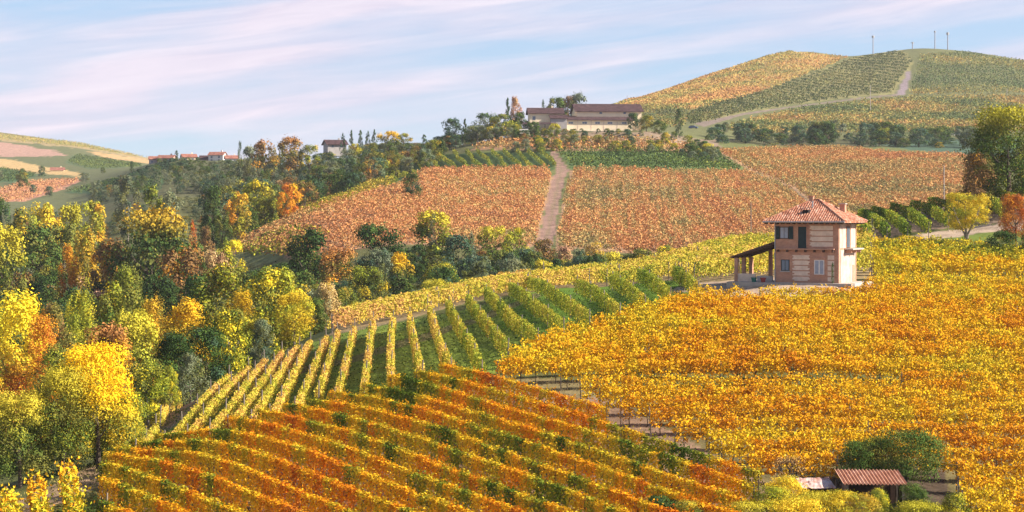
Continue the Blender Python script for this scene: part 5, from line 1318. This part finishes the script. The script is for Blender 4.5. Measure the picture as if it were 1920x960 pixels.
def winery():
    Y = 690.0; s = Y / F
    zb = (HZ - 244) * s
    # low long hall in front, lean-to roof rising to the big hall
    root = tag(empty('winery_hall', ((1118 - 960) * s, Y, zb), R(5)), 'long low ochre hall with five small windows under a brown lean-to roof', 'farm building')
    w, d, h = 27.2, 7.0, 3.7
    V = [(-w / 2, -d / 2, -3), (w / 2, -d / 2, -3), (w / 2, d / 2, -3), (-w / 2, d / 2, -3), (-w / 2, -d / 2, h), (w / 2, -d / 2, h), (w / 2, d / 2, h + 1.6), (-w / 2, d / 2, h + 1.6)]
    link('wall', poly_mesh('wall', V, [(3, 2, 1, 0), (0, 1, 5, 4), (2, 3, 7, 6), (1, 2, 6, 5), (3, 0, 4, 7), (4, 5, 6, 7)], FARMWALL), root)
    MB().slab([(-w / 2 - 0.6, -d / 2 - 0.7, h + 0.02), (w / 2 + 0.6, -d / 2 - 0.7, h + 0.02), (w / 2 + 0.6, d / 2 + 0.1, h + 1.85), (-w / 2 - 0.6, d / 2 + 0.1, h + 1.85)], 0.18).build('roof', FARMROOF, root)
    for x in (-10.2, -4.9, 0.0, 4.8, 10.2):
        f = MB().box(x - 0.95, x + 0.95, -d / 2 - 0.06, -d / 2 + 0.02, 2.15, 3.0).build('window', WHITE, root)
        MB().box(x - 0.82, x - 0.05, -d / 2 - 0.08, -d / 2 - 0.05, 2.25, 2.9).box(x + 0.05, x + 0.82, -d / 2 - 0.08, -d / 2 - 0.05, 2.25, 2.9).build('pane', GLASS, f)
    for x in (-7.5, -2.4, 2.4, 7.5):
        MB().box(x - 0.12, x + 0.12, -d / 2 - 0.05, -d / 2 + 0.01, 0, h - 0.05).build('wall_rib', PLASTER, root)
    MB().box(-w / 2 - 0.5, w / 2 + 2, -d / 2 - 1.6, -d / 2 - 0.02, -3.0, -0.5).build('footing', GREYWALL, root)
    # big hall behind
    Y2 = 700.0; s2 = Y2 / F
    gable_house('winery_hall', 'tall ochre hall rising behind the long low one, gable to the road', 1137, Y2, 244, 25.0, 15.0, 6.9, 3.0, 5, FARMWALL, FARMROOF, 0.8, ((-3.2, 5.9, 0.9, 0.6), (6.0, 5.9, 0.9, 0.6)), 'farm building', False, sidewins=((-3, 1.0, 2.2, 2.6), (3.0, 4.2, 1.2, 1.2)))
    # farmhouse at the left
    gable_house('farmhouse', 'ochre farmhouse at the left end of the hall row with a paler gable', 1022, 692, 243.5, 12.5, 9.0, 6.2, 2.0, 4, FARMWALL, FARMROOF, 0.8, ((2.9, 3.6, 2.0, 1.9), (-4.6, 3.6, 1.0, 1.3)), 'farmhouse', True)
    gable_house('farm_shed', 'dark roofed link shed between farmhouse and long hall', 1046, 688, 243.5, 6.0, 8.0, 4.2, 1.4, 5, GREYWALL, FARMROOF, 0.5, (), 'shed', False)
    r2 = tag(empty('farm_porch', ((1012 - 960) / F * 682, 682, (HZ - 244) / F * 682), R(-6)), 'shaded lean-to porch along the front of the farmhouse', 'porch')
    MB().slab([(-6.5, -2, 2.3), (6, -2, 2.3), (6, 2.4, 3.0), (-6.5, 2.4, 3.0)], 0.15).build('roof', FARMROOF, r2)
    for x in (-6, -2, 2, 5.7): MB().box(x, x + 0.25, -1.8, -1.55, -1, 2.14).build('post', WOOD, r2)
    r3 = tag(empty('trailer', ((983 - 960) / F * 676, 676, gz((983 - 960) / F * 676, 676)), R(8)), 'small white box trailer parked left of the farmhouse', 'trailer')
    MB().box(-2.0, 2.0, -1.0, 1.0, 0.6, 2.6).build('body', WHITE, r3)
    for x in (-0.9, 0.9):
        for y in (-1.05, 0.9): MB().tube([(x, y, 0.35), (x, y + 0.18, 0.35)], 0.36, 12).build('wheel', DARK, r3)
winery()
gable_house('ridge_house', 'brown roofed house half hidden by pines on the left ridge', 628, 800, 280, 8.5, 8.0, 2.2, 1.8, 20, GREYWALL, FARMROOF, 0.8, ((-2, 0.7, 1.1, 1.1), (2, 0.7, 1.1, 1.1)))
VIL = ((293, 990, 309, 7.5, 'grey wall'), (313, 985, 307, 9, 'pinkish'), (354, 975, 305, 7.5, 'ochre'), (388, 965, 308, 7, 'brown'), (408, 960, 307, 8, 'white'), (434, 950, 308, 6.5, 'white'))
VLAB = ['small grey walled house first at the tip of the far village', 'pinkish house with a long red roof in the far village', 'ochre house behind the round trees of the far village', 'little brown house beside the white one in the far village', 'white two storey house with red roof in the far village', 'narrow white house below the ridge cypress']
VW = [GREYWALL, mat_plain('pink_render', (0.46, 0.30, 0.25), 0.9, 0.5, 0.15), FARMWALL, mat_plain('brown_render', (0.3, 0.2, 0.16), 0.9, 0.5, 0.15), WHITE, WHITE]
for i, (px, Y, by, w, c) in enumerate(VIL):
    hh = 4.6 if i in (4,) else 3.0
    gable_house('village_house', VLAB[i], px, Y, by, w, 6.0, hh, 1.5, (8, -14, 20, 5, -10, 15)[i], VW[i], REDROOF if i != 3 else FARMROOF, 0.5, tuple((x, 1.0, 1.0, 1.2) for x in (-w * .28, w * .22)) + (((-w * .28, 2.9, 1, 1.1), (w * .22, 2.9, 1, 1.1)) if i == 4 else ()))
gable_house('field_house', 'tiny pale farmhouse amid trees on the far left slope', 108, 1250, 330, 9, 8, 4, 1.8, 10, FARMWALL, REDROOF, 0.5, ((-2, 1, 1, 1.2), (2, 1, 1, 1.2)))

# long clipped hedge before the village
def long_hedge():
    pa = np.array([((212 - 960) / F * 880, 880.0), ((330 - 960) / F * 905, 905.0)]); t = np.linspace(0, 1, 50)[:, None]
    p2 = pa[0] * (1 - t) + pa[1] * t; pl = np.column_stack([p2, ground(p2[:, 0], p2[:, 1])])
    C, N, S, K = leaves_along(pl, per_m=60, h0=0, h1=4.0, width=2.5, leaf=0.7, ramp=np.array([(0.03, 0.055, 0.03), (0.045, 0.08, 0.045)]), mean=0.5, amp=0.4, seed=3000, wild=0.1)
    mid = pl[25]; root = tag(empty('hedge', mid), 'long dark clipped hedge below the far village', 'hedge')
    link('foliage', quad_mesh('foliage', C - mid, N, S, K, LEAF), root)
long_hedge()

# dark barn under the orange tree
def barn():
    X, Y, z = hit(530, 414, 430, 560)
    root = tag(empty('barn', (X, Y, z), R(10)), 'small open fronted dark barn with one white wall under the orange tree', 'barn')
    MB().box(-2.1, 1.7, 1.2, 1.4, -0.5, 2.5).box(-2.1, -1.9, -1.4, 1.195, -0.5, 2.4).build('wall', WOOD, root)
    MB().box(1.72, 1.95, -1.5, 1.4, -0.5, 2.3).build('white_wall', WHITE, root)
    MB().slab([(-2.5, -1.8, 2.35), (2.3, -1.8, 2.35), (2.3, 1.7, 2.95), (-2.5, 1.7, 2.95)], 0.15).build('roof', DARKTILES, root)
    MB().box(-1.885, 1.715, -1.35, -1.25, -0.5, 0.7).build('gate', WOOD, root)
barn()

# ------------------------------------------------------------------ tin roofed hut and sheet roof
def hut():
    Yb, Xb = 106.0, (1636 - 960) / F * 106.0
    z = gz(Xb, Yb)
    root = tag(empty('hut', (Xb, Yb, z), R(-3)), 'dark open hut with a rusty corrugated sheet roof', 'hut')
    fz = (HZ - 906) / F * 105.2 - z; bz = (HZ - 880) / F * 107.3 - z
    RUST = bpy.data.materials.new('rusty_sheet'); RUST.use_nodes = True
    t = NT(RUST.node_tree); b = t.n['Principled BSDF']; b.inputs['Roughness'].default_value = 0.7
    tcn = t.node('ShaderNodeTexCoord'); n = t.noise(tcn.outputs['Object'], 2.2, 6, 0.7)
    t.l.new(t.ramp(n, [(0.3, (0.36, 0.15, 0.07)), (0.5, (0.54, 0.26, 0.15)), (0.7, (0.66, 0.42, 0.30))]), b.inputs['Base Color'])
    n_c = 18; V = []; xs = np.linspace(-1.85, 1.85, n_c * 6 + 1)
    for x in xs:
        c = 0.05 * math.cos((x + 1.85) / 3.7 * n_c * 2 * math.pi)
        V += [(x, -1.15, fz + c), (x - 0.22, 1.15, bz + c)]
    Fc = [(2 * i, 2 * i + 2, 2 * i + 3, 2 * i + 1) for i in range(len(xs) - 1)]
    me = poly_mesh('roof', V, Fc, RUST); ro = link('roof', me, root)
    sm = ro.modifiers.new('thick', 'SOLIDIFY'); sm.thickness = 0.02
    for x in (-1.65, 1.55):
        for y in (-1.0, 1.0): MB().box(x, x + 0.12, y - 0.06, y + 0.06, -0.3, (fz if y < 0 else bz) - 0.08).build('post', POSTWOOD, root)
    MB().box(-1.5, 1.5, 0.95, 1.0, -0.3, bz - 0.15).build('back_wall', WOOD, root)
    MB().box(-1.66, -1.6, -0.9, 0.9, -0.3, fz - 0.05).build('side_wall', POSTWOOD, root)
    MB().box(1.6, 1.66, -0.9, 0.9, -0.3, fz - 0.05).build('side_wall', WOOD, root)
    MB().box(-1.45, 0.3, -1.0, -0.93, -0.3, 0.55).build('gate', POSTWOOD, root)
    # pale crumpled sheet roof beside it
    X2, Y2 = (1530 - 960) / F * 106.5, 106.5; z2 = gz(X2, Y2)
    r2 = tag(empty('lean_to', (X2, Y2, z2), R(6)), 'low lean-to with a pale pink weathered sheet roof left of the hut', 'lean-to')
    SHEET = bpy.data.materials.new('weathered_sheet'); SHEET.use_nodes = True
    t = NT(SHEET.node_tree); b = t.n['Principled BSDF']; b.inputs['Roughness'].default_value = 0.75
    tcn = t.node('ShaderNodeTexCoord'); n = t.noise(tcn.outputs['Object'], 1.7, 4, 0.6)
    t.l.new(t.ramp(n, [(0.38, (0.36, 0.16, 0.11)), (0.5, (0.50, 0.34, 0.30)), (0.68, (0.58, 0.46, 0.45))]), b.inputs['Base Color'])
    fz2 = (HZ - 914) / F * 106 - z2; bz2 = (HZ - 896) / F * 107.2 - z2
    V = []; nx, ny = 16, 6
    for j in range(ny):
        for i in range(nx):
            V.append((-1.0 + 2.0 * i / (nx - 1), -0.7 + 1.5 * j / (ny - 1), fz2 + (bz2 - fz2) * j / (ny - 1) + rnd.uniform(-.035, .035)))
    Fc = [(j * nx + i, j * nx + i + 1, (j + 1) * nx + i + 1, (j + 1) * nx + i) for j in range(ny - 1) for i in range(nx - 1)]
    so_ = link('roof', poly_mesh('roof', V, Fc, SHEET), r2); so_.modifiers.new('thick', 'SOLIDIFY').thickness = 0.03
    for x in (-0.9, 0.85):
        for y in (-0.55, 0.65): MB().box(x, x + 0.1, y, y + 0.1, -0.3, (fz2 if y < 0 else bz2) - 0.05).build('post', WOOD, r2)
    MB().box(-0.85, 0.85, 0.76, 0.8, -0.3, bz2 - 0.12).build('back_wall', WOOD, r2)
hut()

def bare_tree():
    Y = 108.5; X = (1492 - 960) / F * Y; z = gz(X, Y)
    root = tag(empty('bare_tree', (X, Y, z - 0.1)), 'dark leafless tree with fanning branches left of the hut', 'tree')
    DB = mat_plain('dark_bark', (0.06, 0.05, 0.045), 0.9, 6.0, 0.3)
    b = MB(); r = random.Random(4); tips = []
    def grow(p, d, L, rad, lev):
        q = p + d * L * 0.5 + Vector((r.uniform(-.04, .04), r.uniform(-.04, .04), 0)); e = p + d * L
        b.tube([p, q, e], [rad, rad * 0.85, rad * 0.68], 5)
        if lev == 0: tips.append(e); return
        for k in range(3 if lev > 1 else 4):
            nd = (d + Vector((r.gauss(0, .42) - 0.1, r.gauss(0, .42), r.uniform(-.05, .35)))).normalized()
            grow(e, nd, L * r.uniform(0.62, 0.85), rad * 0.62, lev - 1)
    grow(Vector((0, 0, -0.2)), Vector((-0.30, 0, 1)).normalized(), 0.95, 0.10, 4)
    b.build('trunk', DB, root)
    t = np.array([tuple(e) for e in tips]); idx = rng.integers(0, len(t), 700)
    C = t[idx] + rng.normal(0, 0.10, (700, 3)); K = ramp_col(np.array([BRN, TAN, O_AMBER]), rng.random(700))
    link('crown', quad_mesh('crown', C, rng.normal(size=(700, 3)), rng.uniform(0.06, 0.12, 700), K, LEAF), root)
bare_tree()

# ------------------------------------------------------------------ poles, masts, a parked car, rubble
def pole(px, top, Y, r, label, mat=None, name='utility_pole', arm=0.0, cat='pole', base=None, head=0.0):
    X = (px - 960) / F * Y; z = gz(X, Y); h = (HZ - top) / F * Y - z
    root = tag(empty(name, (X, Y, z)), label, cat)
    MB().tube([(0, 0, -0.5), (0, 0, h)], [r, r * 0.75], 8).build('shaft', mat or POSTWOOD, root)
    if arm:
        MB().box(-arm, arm, -0.06, 0.06, h - 0.55, h - 0.40).build('crossarm', mat or POSTWOOD, root)
    if head:
        MB().tube([(0, 0, h - head * 1.6), (0, 0, h)], head, 8).build('antenna', METAL, root)
    return root
pole(1019, 490, 246, 0.085, 'dark wooden pole standing on the crest of the pale vines')
pole(1408, 378, 277, 0.085, 'thin wooden pole left of the brick house roof')
pole(1770, 310, 300, 0.10, 'tall pale pole before the orange field, left of the great tree', CONCRETE_POST)
pole(1632, 160, 1060, 0.2, 'concrete pole by the track on the high hill', CONCRETE, arm=0.6)
pole(1862, 198, 980, 0.28, 'concrete pole in the yellow green vineyard above the great tree', CONCRETE)
pole(1888, 166, 1180, 0.2, 'slim pole on the olive slope of the high hill', CONCRETE)
MASTM = mat_plain('mast_grey', (0.30, 0.30, 0.34), 0.6, 1.0, 0.15)
pole(1637, 67, 1490, 0.42, 'lone mast with a small head in the saddle of the high hill', MASTM, 'mast', cat='mast', head=1.1)
pole(1711, 79, 1490, 0.42, 'short mast with a wide head near the hilltop track', MASTM, 'mast', arm=2.2, cat='mast', head=0.8)
pole(1753, 58, 1490, 0.42, 'tallest mast on the hilltop, left of the twin headed one', MASTM, 'mast', cat='mast', head=0.8)
pole(1777, 61, 1490, 0.46, 'thick headed mast at the right end of the hilltop', MASTM, 'mast', cat='mast', head=1.2)
pole(1176, 178, 1420, 0.22, 'thin pole on the left skyline of the high hill', MASTM)

def car():
    X, Y, z = hit(1300, 241, 700, 860)
    root = tag(empty('parked_car', (X, Y, z), R(-20)), 'blue car parked by the farm track right of the clipped conifer', 'car')
    BL = mat_plain('blue_paint', (0.05, 0.11, 0.26), 0.3, None, spec=0.6)
    prof = [(-2.1, 0.35), (2.1, 0.35), (2.15, 0.75), (1.2, 0.92), (0.55, 1.42), (-1.1, 1.45), (-1.9, 0.95), (-2.15, 0.8)]
    V = [(x, -0.85, zz) for x, zz in prof] + [(x, 0.85, zz) for x, zz in prof]; n = len(prof)
    link('body', poly_mesh('body', V, [tuple(range(n)), tuple(range(2 * n - 1, n - 1, -1))] + [(i, n + i, n + (i + 1) % n, (i + 1) % n) for i in range(n)], BL), root)
    MB().poly([(0.95, -0.865, 0.95), (0.5, -0.865, 1.34), (-1.0, -0.865, 1.36), (-1.6, -0.865, 0.97)], [(0, 1, 2, 3)]).build('window', GLASS, root)
    MB().poly([(1.2, -0.75, 0.94), (1.2, 0.75, 0.94), (0.57, 0.72, 1.42), (0.57, -0.72, 1.42)], [(0, 1, 2, 3)]).build('windscreen', GLASS, root).location = (0.02, 0, 0.02)
    for x in (-1.35, 1.35):
        for y in (-0.88, 0.70):
            w = MB().tube([(x, y, 0.32), (x, y + 0.18, 0.32)], 0.33, 14).build('wheel', DARK, root)
            MB().tube([(x, y - 0.012, 0.32), (x, y - 0.002, 0.32)], 0.18, 10).build('rim', METAL, w)
car()
# low white wall past the hedgerow
X, Y, z = hit(1800, 254, 780, 950)
root = tag(empty('low_wall', (X, Y, z)), 'low pale wall at the right end of the hedgerow', 'wall')
MB().box(-7, 7, -0.2, 0.2, -0.5, 1.1).build('wall', WHITE, root); MB().box(-7.1, 7.1, -0.28, 0.28, 1.105, 1.2).build('coping', CONCRETE, root)
# heap of pale stones beside the striped rows
r = np.random.default_rng(5)
X, Y, z = hit(312, 724, 150, 220)
V, Fc = [], []
for k in range(60):
    c = np.array([r.normal(0, 1.0), r.normal(0, 0.5), abs(r.normal(0, 0.18))]); s = r.uniform(0.1, 0.28)
    p = c + r.normal(0, 1, (8, 3)) * 0.12 * s + s * np.array([(-1, -1, -1), (1, -1, -1), (1, 1, -1), (-1, 1, -1), (-1, -1, 1), (1, -1, 1), (1, 1, 1), (-1, 1, 1)]) * np.array([.7, .5, .4])
    b0 = len(V); V += [tuple(q) for q in p]; Fc += [tuple(b0 + i for i in f) for f in [(3, 2, 1, 0), (4, 5, 6, 7), (0, 1, 5, 4), (1, 2, 6, 5), (2, 3, 7, 6), (3, 0, 4, 7)]]
tag(link('rubble', poly_mesh('rubble', V, Fc, mat_plain('pale_stone', (0.42, 0.34, 0.31), 0.9, 3.0, 0.25)), None, (X, Y, z)), 'low heap of pale rubble beside the top of the striped rows', 'rubble', None, 'stuff')

# ------------------------------------------------------------------ grass tufts on the bare verges
def tufts():
    polys = [(BLK_C, 118, 262, 15000, (0.075, 0.125, 0.02)), ([(905, 702), (1120, 712), (1190, 775), (1440, 905), (1405, 945), (1100, 812), (900, 722)], 100, 160, 600, (0.2, 0.15, 0.06)),
             ([(1120, 706), (2200, 712), (2200, 748), (1120, 750)], 120, 160, 5000, (0.13, 0.15, 0.03)),
             ([(-300, 1060), (20, 930), (180, 868), (300, 770), (330, 790), (190, 905), (250, 1060)], 90, 230, 6000, (0.2, 0.17, 0.06)),
             (BLK_A, 85, 170, 9000, (0.12, 0.11, 0.03))]
    C, K = [], []
    for poly, y0, y1, n, c in polys:
        m = (YT >= y0) & (YT <= y1) & inside(np.repeat(PXG[None, :], len(YG), 0), PYT, poly)
        xs, ys = XT[m], YT[m]; w = ys ** 2; i = rng.choice(len(xs), n, p=w / w.sum())
        X = xs[i] + rng.normal(0, 0.35, n); Y = ys[i] + rng.normal(0, 0.6, n)
        C.append(np.column_stack([X, Y, ground(X, Y) + 0.05])); K.append(np.array(c)[None] * rng.uniform(0.6, 1.5, (n, 1)) * (0.7 + 0.6 * fnoise(X / 3, Y / 3, 60)[:, None]))
    C = np.concatenate(C); K = np.concatenate(K); n = len(C)
    N = rng.normal(size=(n, 3)) * np.array([1, 1, 0.5])
    mid = C.mean(0)
    tag(link('grass', quad_mesh('grass', C - mid, N, rng.uniform(0.08, 0.22, n), K, LEAF, 0.5), None, mid), 'short grass and weeds between the vine rows and on the verges', 'grass', None, 'stuff')
tufts()

# ------------------------------------------------------------------ autumn haze
hz = bpy.data.materials.new('haze_air'); hz.use_nodes = True
t = NT(hz.node_tree); t.n.clear()
out = t.node('ShaderNodeOutputMaterial'); pv = t.node('ShaderNodeVolumePrincipled')
pv.inputs['Color'].default_value = (0.90, 0.88, 0.96, 1); pv.inputs['Density'].default_value = HAZE; pv.inputs['Anisotropy'].default_value = 0.2
t.l.new(pv.outputs[0], out.inputs['Volume'])
tag(MB().box(-2600, 2600, -60, 2660, float(ZT.min()) - 4.0, float(ZT.max()) + 25).build('haze', hz), kind='stuff')

# ------------------------------------------------------------------ look-alikes of one wood or hill are told apart by their order across it
same = {}
for o in SC.objects:
    if o.parent is None and 'label' in o and o.get('group'): same.setdefault(o['label'], []).append(o)
for lab, os_ in same.items():
    if not 1 < len(os_) <= 50: continue
    cat = os_[0]['category']
    os_.sort(key=lambda o: o.location.x / o.location.y)
    if cat in ('tree', 'bush'):
        for i, o in enumerate(os_): o['label'] = '%s, %s from the left' % (lab, ORD[i])
    elif 'shoulder' in lab:
        for i, o in enumerate(reversed(os_)): o['label'] = 'dark green vine row up the hill shoulder, %s to the left of the dirt path' % ORD[i]
